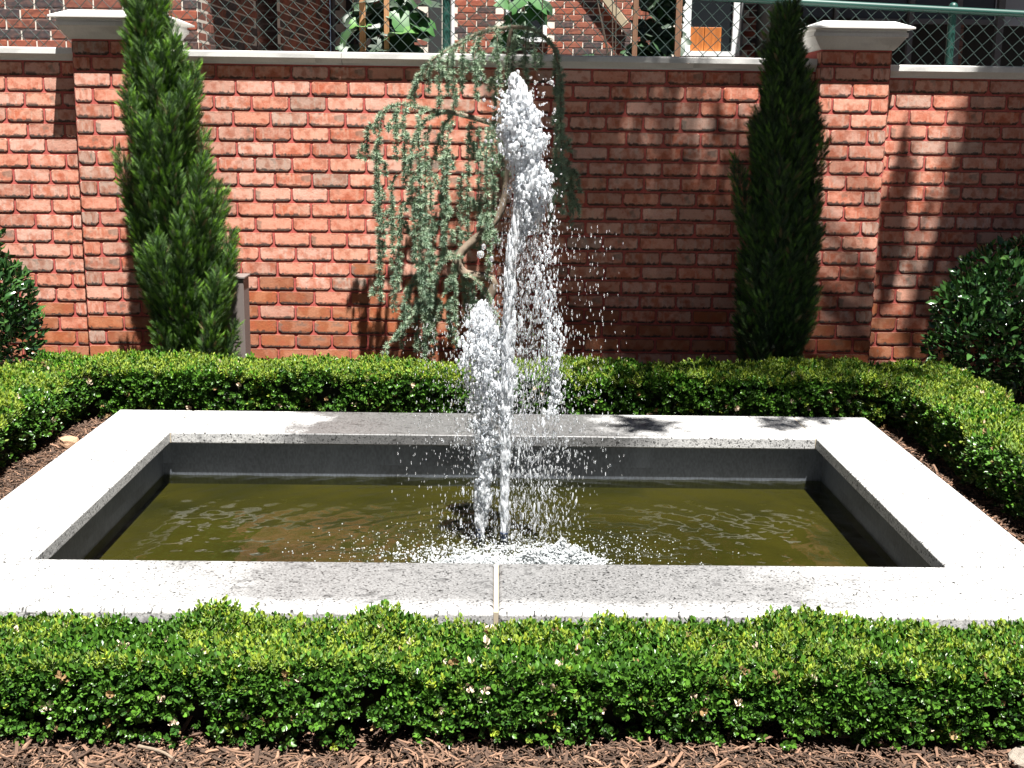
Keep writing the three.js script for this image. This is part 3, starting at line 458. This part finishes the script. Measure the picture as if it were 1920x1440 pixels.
// ================================================================ WEEPING CEDAR
function toWorld(u, v, z) {   // a point of the cedar from its place against the wall grid (plane of depth z)
  const a = (u - 960) / 2294.8, b = (v - 720) / 2294.8, c = Math.cos(0.01374), s = Math.sin(0.01374), x = c * a + s * b, y = -(-s * a + c * b), P = 0.20866;
  const dy = y * Math.cos(P) - Math.sin(P), dz = -y * Math.sin(P) - Math.cos(P), Yw = 0.00937, X = x * Math.cos(Yw) - dz * Math.sin(Yw), Z = x * Math.sin(Yw) + dz * Math.cos(Yw), t = (z - 6.7046) / Z; return V(X * t, 1.40 + dy * t, z);
}
{
  const CZ = 0.30, T = thing('weeping_cedar', 'weeping blue-grey cedar with hanging branchlets against the wall, behind the fountain', 'tree', [0, 0, 0]), r = rng(8);
  const P = (list, dz = 0) => list.map(([u, v, z]) => toWorld(u, v, CZ + dz + (z ?? 0)));
  const trunk = P([[905, 690], [902, 600], [925, 525], [870, 512], [858, 490], [868, 470], [895, 445], [935, 405], [948, 320], [938, 240], [950, 150], [955, 70], [962, 48]]); trunk[0].y = -0.02;
  mesh('trunk', tube(trunk, 0.032, 0.009, 60, 8, 0.35), barkMat, T);
  const limbs = [
    [[[955, 52], [905, 60], [858, 84], [805, 118], [782, 150], [770, 185]], 0.012, 0.005], [[[958, 50], [1000, 56], [1035, 85], [1050, 140], [1052, 230], [1056, 330]], 0.010, 0.003],
    [[[942, 238], [905, 226], [850, 212], [800, 205], [750, 196], [715, 212], [700, 250]], 0.017, 0.003], [[[862, 482], [832, 486], [815, 520], [806, 560], [800, 620]], 0.008, 0.003],
    [[[862, 476], [835, 478], [800, 492], [770, 540], [760, 600]], 0.006, 0.002], [[[875, 515], [905, 540], [930, 600], [935, 660]], 0.009, 0.003], [[[948, 330], [985, 320], [1040, 330], [1075, 320], [1088, 360]], 0.008, 0.003],
    [[[830, 210], [800, 225], [775, 270], [765, 330]], 0.005, 0.002], [[[850, 212], [830, 240], [815, 300]], 0.005, 0.002], [[[800, 545], [770, 600], [735, 640]], 0.005, 0.002],
  ].map(([l, a, b], i) => { const pts = P(l, i % 2 ? 0.04 : -0.02); mesh('branch', tube(pts, a, b, 30, 6, 0.3, i), barkMat, T); return new THREE.CatmullRomCurve3(pts); });
  // hanging branchlets: [x, top, bottom, drift]
  const hang = [[690, 232, 300, -4], [712, 216, 405, -8], [708, 260, 565, 6], [728, 222, 350, -6], [742, 205, 300, 2], [735, 330, 585, 4], [756, 205, 350, 4], [752, 380, 545, -6], [770, 200, 420, -8], [772, 330, 500, 8], [785, 210, 560, 6], [792, 360, 590, -4], [800, 240, 430, -4], [815, 240, 480, -10], [806, 300, 520, 8], [830, 230, 400, 2], [828, 340, 490, 6], [842, 230, 460, -10], [860, 225, 420, 4], [862, 330, 520, 4], [880, 230, 450, -4], [896, 240, 470, 4], [912, 240, 430, 2], [905, 330, 470, 0], [822, 108, 200, 2], [838, 98, 180, 2], [848, 92, 205, 6], [866, 84, 175, 2], [872, 84, 250, -3], [888, 76, 190, 8], [895, 72, 160, 4], [805, 120, 175, -2], [780, 150, 205, -4], [915, 60, 150, -2], [932, 56, 165, 4], [960, 50, 145, 2], [985, 55, 175, 2], [1000, 58, 130, 4], [1016, 66, 150, 0], [1040, 95, 190, 2], [1050, 140, 400, 4], [1046, 200, 340, -6], [1062, 300, 430, 10], [1085, 320, 425, 8], [1070, 325, 400, 4], [1030, 330, 420, 4], [1005, 325, 430, 2], [760, 540, 655, -8], [745, 590, 672, -16], [778, 560, 660, 4], [795, 500, 668, 2], [806, 560, 672, 6], [815, 520, 640, -2], [832, 490, 640, -4], [850, 495, 650, 4], [868, 515, 610, 8], [885, 530, 650, 2], [905, 545, 660, 6], [930, 600, 680, 2], [922, 240, 400, 4], [936, 250, 330, 2], [930, 130, 260, -4], [950, 90, 200, 2], [940, 300, 440, -6], [918, 400, 520, -2], [725, 640, 680, -6], [840, 560, 640, 6]];
  const nd = []; for (let i = 0; i < 15; i++) { const a = i * 2.399, e = lerp(0.15, 1.35, (i + 0.5) / 15), L = 0.017, d = V(Math.cos(a) * Math.sin(e), Math.cos(e), Math.sin(a) * Math.sin(e)), s = V(-Math.sin(a), 0, Math.cos(a)).multiplyScalar(0.0016); nd.push(-s.x, 0, -s.z, s.x, 0, s.z, d.x * L, d.y * L, d.z * L); }
  const ng = new THREE.BufferGeometry(); ng.setAttribute('position', new THREE.Float32BufferAttribute(nd, 3)); ng.setAttribute('uv', new THREE.Float32BufferAttribute(new Float32Array(nd.length / 3 * 2), 2)); ng.computeVertexNormals();
  const tufts = [];
  const tuft = (p, out) => { const y = r(); tufts.push({ p, d: out.clone().add(V((r() - 0.5) * 0.8, (r() - 0.5) * 0.8, (r() - 0.5) * 0.8)).normalize(), spin: r() * 6.28, s: 1.0 + 0.8 * r(), c: rgb(lerp(0.17, 0.34, y), lerp(0.26, 0.44, y), lerp(0.18, 0.29, y)) }); };
  const along = (c, len, step = 0.0105) => { const n = Math.max(4, Math.round(len / step)); for (let i = 0; i <= n; i++) { const p = c.getPointAt(clamp(i / n)); const a = r() * 6.283; tuft(p.clone().add(V(Math.cos(a) * 0.004, 0, Math.sin(a) * 0.004)), V(Math.cos(a), 0.1, Math.sin(a))); if (r() < 0.5) tuft(p.clone(), V(-Math.cos(a), 0.2, -Math.sin(a))); } };
  hang.forEach(([x, a, b, d], i) => {
    if (i % 10 === 3 || i % 10 === 8) return;
    const dz = (r() - 0.5) * 0.16, pts = [toWorld(x + 5, a, CZ + dz * 0.3), toWorld(x + 1, a + 10, CZ + dz * 0.6), toWorld(x + d * 0.4, lerp(a, b, 0.4), CZ + dz), toWorld(x + d, b, CZ + dz)], c = new THREE.CatmullRomCurve3(pts), len = c.getLength();
    mesh('branchlet', tube(pts, 0.003, 0.0011, 14, 5), barkMat, T); along(c, len);
    const n = Math.floor(len / 0.17); for (let k = 0; k < n; k++) { const q = c.getPointAt(0.1 + 0.8 * r()), s = r() < 0.5 ? -1 : 1, l = 0.03 + 0.06 * r(), c2 = new THREE.CatmullRomCurve3([q, q.clone().add(V(s * l * 0.4, -0.006, (r() - 0.5) * 0.05)), q.clone().add(V(s * l * 0.6, -l, (r() - 0.5) * 0.06))]); along(c2, c2.getLength(), 0.009); }
  });
  limbs.forEach((c) => along(c, c.getLength(), 0.008));
  instances('needles', ng, leafMat(0.6), tufts, T);
}

// ================================================================ GLOSSY SHRUBS
const bigLeaf = [0, 1, 2, 3].map((i) => leafGeo(0.042 + 0.005 * i, 0.020 + 0.002 * i, 0.22, -0.1 - 0.12 * i));
const glossy = [[0.020, 0.060, 0.018], [0.030, 0.085, 0.022], [0.045, 0.11, 0.025]].map((c) => new THREE.MeshPhysicalMaterial({ color: rgb(...c), roughness: 0.22, clearcoat: 0.5, clearcoatRoughness: 0.12, side: THREE.DoubleSide }));
const glossyAll = new THREE.MeshPhysicalMaterial({ color: 0xffffff, roughness: 0.22, clearcoat: 0.5, clearcoatRoughness: 0.12, side: THREE.DoubleSide });
function shrub(label, x, z, lobes, seed, face) {   // lobes: [x, y, z, r]
  const t = thing('glossy_shrub', label, 'shrub', [x, 0, z]), r = rng(seed), single = [], rest = [[], [], [], []];
  for (let i = 0; i < 7; i++) { const l = lobes[i % lobes.length]; mesh('stem', tube([[(r() - 0.5) * 0.1, -0.02, (r() - 0.5) * 0.1], [l[0] * 0.4, l[1] * 0.5, l[2] * 0.4], [l[0], l[1] + 0.05, l[2]]], 0.012, 0.004, 10, 6, 0.2), darkBark, t); }
  for (const [lx, ly, lz, lr] of lobes) {
    const n = Math.round(1150 * lr * lr * 14);
    for (let i = 0; i < n; i++) {
      const y = r() * 2 - 1, a = r() * 6.283, k = Math.sqrt(1 - y * y), o = V(Math.cos(a) * k, y, Math.sin(a) * k), q = 1 - 0.35 * r() * r() + (fbm(o.x * 3 + lx * 9, o.y * 3, o.z * 3, 2) - 0.5) * 0.5;
      const p = V(lx, ly, lz).addScaledVector(o, lr * q); if (p.y < 0.04) continue;
      const d = o.clone().multiplyScalar(0.7).add(V((r() - 0.5) * 1.3, 0.35 + (r() - 0.5) * 0.8, (r() - 0.5) * 1.3)).normalize(), it = { p, d, spin: r() * 6.28, s: 0.7 + 0.5 * r(), k: Math.floor(r() * 4), see: o.z * 0.8 + o.x * face * 0.6 + o.y * 0.3 + q };
      single.push(it);
    }
  }
  single.sort((a, b) => b.see - a.see);
  single.forEach((o, i) => {
    if (i < 220) { const m = mesh('leaf', bigLeaf[o.k], glossy[i % 3], t); m.position.copy(o.p); m.quaternion.setFromUnitVectors(UP, o.d).multiply(new THREE.Quaternion().setFromAxisAngle(UP, o.spin)); m.scale.setScalar(o.s); }
    else { const y = r(); rest[o.k].push({ ...o, c: rgb(lerp(0.018, 0.045, y), lerp(0.055, 0.11, y), 0.02) }); }
  });
  rest.forEach((l, i) => instances('foliage', bigLeaf[i], glossyAll, l, t)); return t;
}
shrub('dark glossy evergreen shrub at the left edge, in front of the left wall wing', -2.75, 0.42, [[0.0, 0.45, 0.05, 0.30], [0.1, 0.5, 0.12, 0.24], [0.17, 0.28, 0.1, 0.22], [-0.1, 0.72, 0, 0.26], [-0.25, 0.3, 0.1, 0.3]], 5, 1);
shrub('broad dark glossy evergreen shrub at the right edge, in front of the right wall wing', 2.72, 0.45, [[-0.10, 0.42, 0.1, 0.33], [-0.28, 0.30, 0.12, 0.24], [0.02, 0.55, 0.05, 0.30], [0.28, 0.66, 0.0, 0.26], [0.3, 0.4, 0.1, 0.3], [-0.34, 0.52, 0.06, 0.16], [-0.2, 0.62, 0.05, 0.2]], 6, -1);

// ================================================================ MULCH, STONES
{
  const r = rng(70), gs = [0, 1, 2].map((k) => { const g = new THREE.BoxGeometry(0.0045 + 0.002 * k, 0.0025, 0.040 + 0.02 * k, 1, 1, 3), p = g.attributes.position; for (let i = 0; i < p.count; i++) { const z = p.getZ(i); p.setXYZ(i, p.getX(i) * (1 - 6 * Math.abs(z)) + 0.004 * Math.sin(z * 90 + k), p.getY(i) + 0.004 * Math.cos(z * 50 + k), z * (0.9 + 0.2 * r())); } g.computeVertexNormals(); return g; });
  const lists = [[], [], []];
  const strew = (x0, x1, z0, z1, n) => { for (let i = 0; i < n; i++) { const x = lerp(x0, x1, r()), z = lerp(z0, z1, r()), y = r(), hgt = 0.004 + 0.035 * fbm(x * 6, z * 6, 2, 2) * r(); lists[i % 3].push({ p: V(x, hgt, z), d: V((r() - 0.5) * 1.0, 1, (r() - 0.5) * 1.0).normalize(), spin: r() * 6.28, s: 0.3 + 0.8 * r() * r() + (r() < 0.03 ? 0.7 : 0), c: rgb(lerp(0.05, 0.26, y * y), lerp(0.03, 0.15, y * y), lerp(0.02, 0.095, y * y)) }); } };
  strew(-1.9, 1.9, 4.02, 4.5, 22000); strew(-2.15, -1.66, 0.9, 3.0, 9000); strew(1.6, 2.0, 0.9, 3.2, 7000); strew(-2, 2, 1.1, 1.42, 1500); strew(-3.2, 3.2, 0.02, 0.5, 3000);
  const M = thing('mulch', 'shredded brown bark mulch strewn round the hedges and the pool', 'mulch'); M.userData.kind = 'stuff';
  const mm = new THREE.MeshStandardMaterial({ roughness: 0.95 });
  lists.forEach((l, i) => instances('chips', gs[i], mm, l, M));
  const twig = (label, p0, p1, w) => tag(mesh('twig', tube([p0, V((p0[0] + p1[0]) / 2 + 0.01, 0.03, (p0[2] + p1[2]) / 2), p1], w, w * 0.6, 8, 6, 0.4), barkMat), label, 'twig');
  const rock = (label, x, y, z, s, c) => { const g = blob(x * 3, 0.35, 2); g.scale(s, s * 0.62, s * 0.8); const m = mesh('stone', g, new THREE.MeshStandardMaterial({ color: rgb(...c), roughness: 0.9, bumpMap: brickBump, bumpScale: 0.004 })); m.position.set(x, y, z); return tag(m, label, 'stone'); };
  rock('small tan stone on the mulch left of the pool coping, under the left hedge', -1.855, 0.035, 1.58, 0.045, [0.42, 0.26, 0.16]);
  rock('little brown stone at the left picture edge beside the pool coping', -1.80, 0.02, 2.33, 0.03, [0.28, 0.16, 0.10]);
  rock('grey-brown stone on the mulch in the bottom right corner', 1.19, 0.02, 4.20, 0.042, [0.26, 0.22, 0.18]);
  twig('short brown twig lying on the mulch below the front hedge, left part', [-0.80, 0.03, 4.19], [-0.70, 0.02, 4.24], 0.005);
}
// grey vented box behind the left conifer
{
  const b = thing('utility_box', 'grey vented metal box standing against the wall beside the left conifer', 'utility box', [-1.43, 0, 0.12]);
  const gm = new THREE.MeshStandardMaterial({ color: rgb(0.15, 0.125, 0.115), roughness: 0.7 });
  mesh('housing', box(0.10, 0.575, 0.14, 0, 0.2875, 0, 0.004), gm, b); mesh('lid', box(0.116, 0.012, 0.156, 0, 0.582, 0, 0.003), gm, b);
  for (let i = 0; i < 6; i++) { const s = mesh('vent_slot', box(0.03, 0.006, 0.006, 0.03, 0.39 - i * 0.022, 0.071), darkPaint, b); s.rotation.x = 0.4; }
}

// ================================================================ FENCE BEHIND THE WALL
{
  const F = thing('chain_link_fence', 'green chain-link fence with round posts and top rail behind the brick wall', 'fence', [0, 0, -0.42]);
  const TOP = 2.152, SLOPE = -0.036, D = 0.0425, y0 = 1.5, n = Math.round((TOP - y0) / D);
  const wire = (ph) => { const pts = []; const gs = []; for (let i = 0; i <= n; i++) pts.push(V(((i + ph) % 2) * D, y0 + i * D, ((i + ph) % 2 ? 0.003 : -0.003))); for (let i = 0; i < n; i++) { const a = pts[i], b = pts[i + 1], d = b.clone().sub(a), L = d.length(); const g = new THREE.CylinderGeometry(0.0021, 0.0021, L, 5, 1, true); g.applyQuaternion(new THREE.Quaternion().setFromUnitVectors(UP, d.normalize())); g.translate((a.x + b.x) / 2, (a.y + b.y) / 2, (a.z + b.z) / 2); gs.push(g); } return mergeGeometries(gs); };
  const wg = [wire(0), wire(1)];
  for (let i = 0, x = -3.9; x < 4.3; i++, x += D) { const w = mesh('wire', wg[i % 2], wireMat, F); w.position.set(x, x * SLOPE, 0); }
  for (const x of [-3.0, -0.33, 2.52, 4.2]) { mesh('post', new THREE.CylinderGeometry(0.0225, 0.0225, TOP + x * SLOPE + 0.02, 14).translate(x, (TOP + x * SLOPE + 0.02) / 2, -0.035), greenVinyl, F); mesh('post_cap', new THREE.SphereGeometry(0.026, 12, 8, 0, 6.3, 0, 1.6).translate(x, TOP + x * SLOPE + 0.02, -0.035), greenVinyl, F); }
  mesh('top_rail', new THREE.CylinderGeometry(0.019, 0.019, 8.4, 12).rotateZ(Math.PI / 2 + SLOPE).translate(0.15, TOP + 0.15 * SLOPE, -0.008), greenVinyl, F);
}
// ================================================================ HOUSES BEHIND
const FBW = 0.194, FBH = 0.057, FMW = 0.203, FCH = 0.0676;
const farBricks = [...Array(12)].map((_, i) => brickGeo(FBW, FBH, (i * 5) % 32, rb, 0.002)), farHalf = [...Array(4)].map((_, i) => brickGeo(FBW / 2 - 0.005, FBH, i * 7 + 2, rb, 0.002));
function farWall(parent, len, y0, y1, seeY0, seeY1, place, openings, seed, budget) {   // place(s, y) -> [x, y, z, turn]; s along the wall
  const r = rng(seed), rest = [[], []]; let used = 0;
  for (let k = 0, y = y0 + FCH / 2; y < y1; k++, y += FCH) for (let i = 0; ; i++) {
    let a = (i - (k % 2 ? 0.5 : 0)) * FMW + 0.005, b = a + FBW; if (a > len - 0.03) break; a = Math.max(a, 0.004); b = Math.min(b, len - 0.004); if (b - a < 0.05) continue;
    if (openings.some(([s0, s1, q0, q1]) => b > s0 + 0.03 && a < s1 - 0.03 && y > q0 && y < q1)) continue;
    const w = b - a, geo = w > 0.15 ? farBricks[Math.floor(r() * 12)] : farHalf[Math.floor(r() * 4)], [px, py, pz, turn] = place((a + b) / 2, y), fit = w / (w > 0.15 ? FBW : FBW / 2 - 0.005), mt = Math.floor(r() * 3);
    if (y > seeY0 && y < seeY1 && used < budget) { used++; const m = mesh('brick', geo, farBrick[mt], parent); m.position.set(px, py, pz); m.rotation.y = turn; m.scale.x = fit; }
    else { const o = new THREE.Object3D(); o.position.set(px, py, pz); o.rotation.y = turn; o.scale.x = fit; o.updateMatrix(); rest[mt % 2].push(geo.clone().applyMatrix4(o.matrix)); }
  }
  rest.forEach((l, i) => l.length && mesh('far_bricks', mergeGeometries(l), farBrick[i], parent, 'stuff'));
}
{
  const HZ = -6.6, X0 = -1.82, X1 = 2.95, H = thing('brick_house', 'sunlit brown brick house with white mortar and white window frames behind the fence', 'house', [X0, 0, HZ]);
  const L = X1 - X0, ops = [[0.165, 0.29, 1.2, 3.2], [1.03, 1.16, 0.6, 3.2], [1.83, 2.24, 2.25, 3.4], [3.67, 4.28, 2.13, 3.6]];
  mesh('wall', box(L, 5.6, 0.3, L / 2, 2.8, -0.156), farMortar, H);
  farWall(H, L, 1.25, 3.6, 2.06, 2.74, (s, y) => [s, y, 0, 0], ops, 12, 230);
  // plain parts over the openings
  const recess = (x0, x1, y0, y1) => mesh('window_pane', box(x1 - x0, y1 - y0, 0.01, (x0 + x1) / 2, (y0 + y1) / 2, 0.0), darkGlass, H);
  mesh('shutter', box(0.125, 2, 0.03, 0.2275, 2.2, 0.015), darkPaint, H); mesh('shutter', box(0.13, 2.6, 0.03, 1.095, 1.9, 0.015), darkPaint, H);
  { const f = mesh('window_frame', mergeGeometries([box(0.045, 1.2, 0.05, 1.85, 2.85, 0.025), box(0.045, 1.2, 0.05, 2.235, 2.85, 0.025), box(0.48, 0.045, 0.07, 2.04, 2.272, 0.035)]), whitePaint, H); recess(1.87, 2.22, 2.29, 3.4); }
  { mesh('window_frame', mergeGeometries([box(0.085, 1.4, 0.06, 3.715, 2.84, 0.03), box(0.075, 1.4, 0.06, 4.235, 2.84, 0.03), box(0.6, 0.05, 0.08, 3.975, 2.155, 0.04)]), whitePaint, H); recess(3.75, 4.2, 2.17, 3.5);
    for (const [a, b] of [[3.76, 3.905], [3.91, 4.085]]) mesh('wood_panel', box(b - a, 0.245, 0.02, (a + b) / 2, 2.302, 0.017, 0.003), orangeWood, H);
    mesh('window_jamb', box(0.025, 1.4, 0.09, 4.285, 2.84, 0.045), greyPaint, H); }
  mesh('downpipe', new THREE.CylinderGeometry(0.022, 0.022, 5, 12).translate(1.275, 2.5, 0.05), whitePaint, H);
  mesh('corner_pipe', new THREE.CylinderGeometry(0.025, 0.025, 5, 10).translate(0.03, 2.5, 0.05), greyPaint, H);
  { const b = mesh('sloping_pipe', box(0.085, 0.75, 0.05, 0, 0, 0, 0.008), new THREE.MeshStandardMaterial({ color: rgb(0.36, 0.30, 0.20), roughness: 0.7 }), H); b.position.set(2.84, 2.72, 0.06); b.rotation.z = 0.68; }
}
{
  const A = [-2.075, -1.9], H = thing('brick_house', 'red brick house wing at the left edge with its side wall in deep shade', 'house', [A[0], 0, A[1]], -0.0542), L = 4.68, WL = 3.2;
  mesh('front_wall', box(WL, 5.6, 0.25, -WL / 2, 2.8, -0.131), farMortar, H); mesh('side_wall', box(0.25, 5.6, L - 0.27, -0.131, 2.8, -L / 2 - 0.13), farMortar, H);
  farWall(H, WL, 1.25, 3.2, 1.84, 2.17, (s, y) => [-s, y, 0, 0], [], 13, 60);
  farWall(H, L, 1.25, 3.2, 1.84, 2.62, (s, y) => [0, y, -s, Math.PI / 2], [[1.62, 2.3, 0.3, 3.2]], 14, 235);
  mesh('window_pane', box(0.02, 3.0, 0.7, -0.01, 1.8, -1.96), darkGlass, H);
  mesh('roof_eave', box(WL + 0.9, 0.16, L + 0.6, -WL / 2 + 0.45, 3.35, -L / 2 - 0.31), greyPaint, H);
}
{
  const P = thing('porch', 'dark shaded porch with grey posts and pale siding behind the fence at right', 'porch', [0, 0, -5]);
  const siding = new THREE.MeshStandardMaterial({ color: rgb(0.50, 0.55, 0.60), roughness: 0.6 });
  mesh('back_wall', box(5, 4, 0.1, 5.1, 2, -2.2), darkPaint, P); mesh('side_wall', box(0.1, 4, 2.1, 2.68, 2, -1.2), darkPaint, P);
  mesh('porch_roof', box(4.6, 0.15, 3.0, 5.0, 3.3, -0.9), darkPaint, P);
  for (const [x, w] of [[3.05, 0.03], [3.735, 0.045], [4.17, 0.05], [4.56, 0.06]]) mesh('post', box(w, 3.2, 0.06, x, 1.6, 0), greyPaint, P);
  mesh('rail', box(0.85, 0.045, 0.05, 4.14, 2.385, -0.03), greyPaint, P); mesh('rail', box(0.4, 0.035, 0.05, 3.45, 2.385, -0.03), greyPaint, P);
  for (let i = 0; i < 12; i++) { const b = mesh('siding_board', box(1.2, 0.062, 0.02, 5.2, 2.42 + i * 0.06, 0.03), siding, P); b.rotation.x = -0.12; }
  for (const [a, b] of [[2.75, 3.02], [3.08, 3.71], [3.78, 4.14], [4.2, 4.52]]) mesh('screen_pane', box(b - a, 0.9, 0.01, (a + b) / 2, 2.86, -0.04), new THREE.MeshPhysicalMaterial({ color: rgb(0.05, 0.055, 0.06), roughness: 0.15 }), P);
  for (let i = 0; i < 24; i++) mesh('stone', box(0.055 + 0.01 * hash(i, 1, 1), 0.05, 0.06, 4.24, 1.3 + i * 0.056, -0.12, 0.006), new THREE.MeshStandardMaterial({ color: rgb(0.16 + 0.1 * hash(i, 2, 2), 0.13, 0.10), roughness: 0.9 }), P);
}
// ================================================================ STAKES AND CLIMBERS BEHIND THE FENCE
for (const [x, w, m, label] of [[-0.83, 0.036, 0, 'pale wooden garden stake behind the fence, left of the large-leaved climber'], [-0.69, 0.03, 0, 'thin pale wooden stake behind the fence, among the climber leaves'], [0.76, 0.03, 1, 'brown wooden stake behind the fence, below the sloping pipe'], [1.012, 0.036, 1, 'brown wooden stake behind the fence, beside the white window frame']])
  tag(mesh('garden_stake', box(w, 2.5, 0.03, x, 1.25, -0.72, 0.003), stakeWood[m]), label, 'stake', 'wooden stakes behind the fence');
function lobedLeaf(s) {
  const sh = new THREE.Shape(), pts = [[0, 0], [0.16, -0.10], [0.36, -0.05], [0.52, 0.12], [0.40, 0.22], [0.60, 0.42], [0.50, 0.58], [0.30, 0.56], [0.22, 0.80], [0, 1.05]], all = [...pts, ...pts.slice(1, -1).reverse().map(([x, y]) => [-x, y])];
  all.forEach(([x, y], i) => (i ? sh.lineTo(x * s, y * s) : sh.moveTo(0, 0))); const g = new THREE.ShapeGeometry(sh), p = g.attributes.position; for (let i = 0; i < p.count; i++) { const x = p.getX(i), y = p.getY(i); p.setZ(i, 0.35 * Math.abs(x) - 0.35 * y * y / s + 0.04 * s * Math.sin(x * 60 / 1)); } g.computeVertexNormals(); return g;
}
const lob = [0.12, 0.15, 0.19].map(lobedLeaf), vineMats = [[0.03, 0.11, 0.02], [0.02, 0.065, 0.016], [0.012, 0.034, 0.012], [0.06, 0.17, 0.02]].map((c) => new THREE.MeshPhysicalMaterial({ color: rgb(...c), roughness: 0.5, side: THREE.DoubleSide, transmission: 0.2, thickness: 0 }));
function climber(label, x0, x1, y0, y1, z, n, seed, mats, extra = []) {
  const xm = (x0 + x1) / 2, t = thing('climbing_plant', label, 'plant', [xm, 0, z]), r = rng(seed);
  for (let i = 0; i < 4; i++) mesh('stem', tube([[lerp(x0, x1, r()) - xm, 0, 0], [lerp(x0, x1, r()) - xm, 1.2, 0.02], [lerp(x0, x1, r()) - xm, 2.3, 0]], 0.006, 0.003, 12, 5), darkBark, t);
  const put = (x, y, zz, k, m, rz) => { const l = mesh('leaf', lob[k], vineMats[m], t); l.position.set(x - xm, y, zz); l.rotation.set(2.5 + (r() - 0.5) * 0.9, (r() - 0.5) * 1.0, rz ?? (r() - 0.5) * 1.8); };
  for (let i = 0; i < n; i++) put(lerp(x0, x1, r()), lerp(y0, y1, r()), (r() - 0.5) * 0.16, Math.floor(r() * 3), mats[Math.floor(r() * mats.length)]);
  for (const e of extra) put(...e); return t;
}
climber('leafy climber with large lobed green leaves behind the fence, left of centre', -0.95, -0.45, 1.7, 2.2, -0.85, 46, 3, [0, 1, 1, 2, 2, 2], [[-0.56, 2.04, 0.1, 2, 0, 0.5], [-0.60, 1.96, 0.12, 2, 3, 0.2], [-0.86, 2.0, 0.1, 0, 3, -0.4]]);
climber('dark-leaved climber behind the fence between the two brown stakes', 0.79, 1.0, 1.65, 2.3, -0.9, 44, 4, [1, 2, 2, 2]);
climber('bright green large-leaved plant rising behind the wall above the cedar', -0.02, 0.22, 1.9, 2.12, -0.62, 7, 6, [0, 1]);
climber('low green leafy plant peeping over the wall coping right of the cedar', 0.45, 0.72, 1.70, 1.80, -0.62, 10, 9, [0, 1, 3]);

// ================================================================ TREE OVERHEAD (its leaves cast the dappled shade)
{
  const T = thing('shade_tree', 'tall open-crowned tree standing right of the garden whose leaves dapple the wall', 'tree', [5.2, 0, 3.2]), r = rng(90);
  mesh('trunk', tube([[0, -0.05, 0], [0.1, 2, -0.05], [-0.1, 4, -0.2], [-0.6, 5.6, -0.5], [-1.4, 7.2, -0.8]], 0.17, 0.05, 20, 10, 0.3), darkBark, T);
  const up = SUN.clone().multiplyScalar(1 / SUN.y), leaves = [[], []], lg = [leafGeo(0.09, 0.05, 0.1, -0.1), leafGeo(0.07, 0.045, 0.1, -0.2)];
  // clumps: where their shade falls on the wall (x, y), spread, leaves, height
  const clumps = [[0.34, 1.45, 0.20, 420, 5.6], [0.40, 1.15, 0.22, 520, 5.8], [0.36, 0.80, 0.24, 520, 5.5], [0.30, 0.45, 0.24, 380, 5.7], [0.60, 1.2, 0.17, 200, 6.2], [0.62, 0.85, 0.18, 170, 6.0], [0.66, 0.42, 0.26, 330, 5.7], [0.98, 0.30, 0.24, 330, 6.0], [1.22, 0.25, 0.2, 320, 5.8], [0.88, 1.42, 0.16, 70, 6.3], [0.16, 1.0, 0.2, 240, 6.2],
    [2.13, 1.0, 0.045, 60, 5.2], [2.14, 0.8, 0.045, 60, 5.3], [2.62, 1.05, 0.17, 330, 5.8], [2.72, 1.35, 0.18, 300, 6.2], [2.66, 0.7, 0.2, 330, 5.7], [2.62, 0.35, 0.2, 240, 6.0], [2.9, 0.9, 0.25, 330, 5.9], [2.95, 0.4, 0.25, 240, 5.6], [2.42, 0.62, 0.12, 90, 6.1],
    [0.85, 0.15, 0.22, 330, 5.8], [1.12, 0.5, 0.13, 180, 6.1], [1.28, 0.8, 0.11, 160, 5.7], [1.28, 0.5, 0.13, 200, 5.6], [1.28, -0.9, 0.13, 330, 5.6], [1.30, -0.6, 0.14, 330, 5.9], [1.28, -0.3, 0.15, 330, 5.5], [1.30, 0.05, 0.14, 330, 5.8], 
    [0.75, -2.75, 0.22, 330, 5.3], [0.3, -2.7, 0.2, 300, 5.4], [1.2, -2.75, 0.22, 300, 5.5], [1.6, -2.8, 0.12, 90, 5.2], [-0.02, -5.05, 0.08, 110, 4.6], [0.62, -4.9, 0.06, 70, 4.6], [0.88, -4.4, 0.06, 80, 4.7]];
  clumps.forEach(([x, y, sp, n, h0], i) => {
    const h = h0 * 1.3;
    const c = V(x, y, 0).addScaledVector(up, h - y).sub(T.position);
    mesh('branch', tube([[-1.0 - 0.1 * (i % 4), 6.6, -0.6], [(c.x - 1) / 2, c.y - 0.3, c.z / 2 - 0.4], [c.x, c.y + 0.05, c.z]], 0.03, 0.005, 12, 6, 0.2), darkBark, T);
    for (let k = 0; k < n * 0.8; k++) { const g = () => (r() + r() + r() - 1.5) * 1.3; leaves[k % 2].push({ p: c.clone().add(V(g() * sp * 1.15, g() * sp * 1.15, g() * sp * 1.15)), d: V(r() - 0.5, (r() - 0.5) * 0.8, r() - 0.5).normalize(), spin: r() * 6.28, s: 0.8 + 0.5 * r(), c: rgb(0.04, 0.10, 0.025) }); }
  });
  leaves.forEach((l, i) => instances('crown', lg[i], leafMat(0.6), l, T));
}
renderer.render(scene, camera);
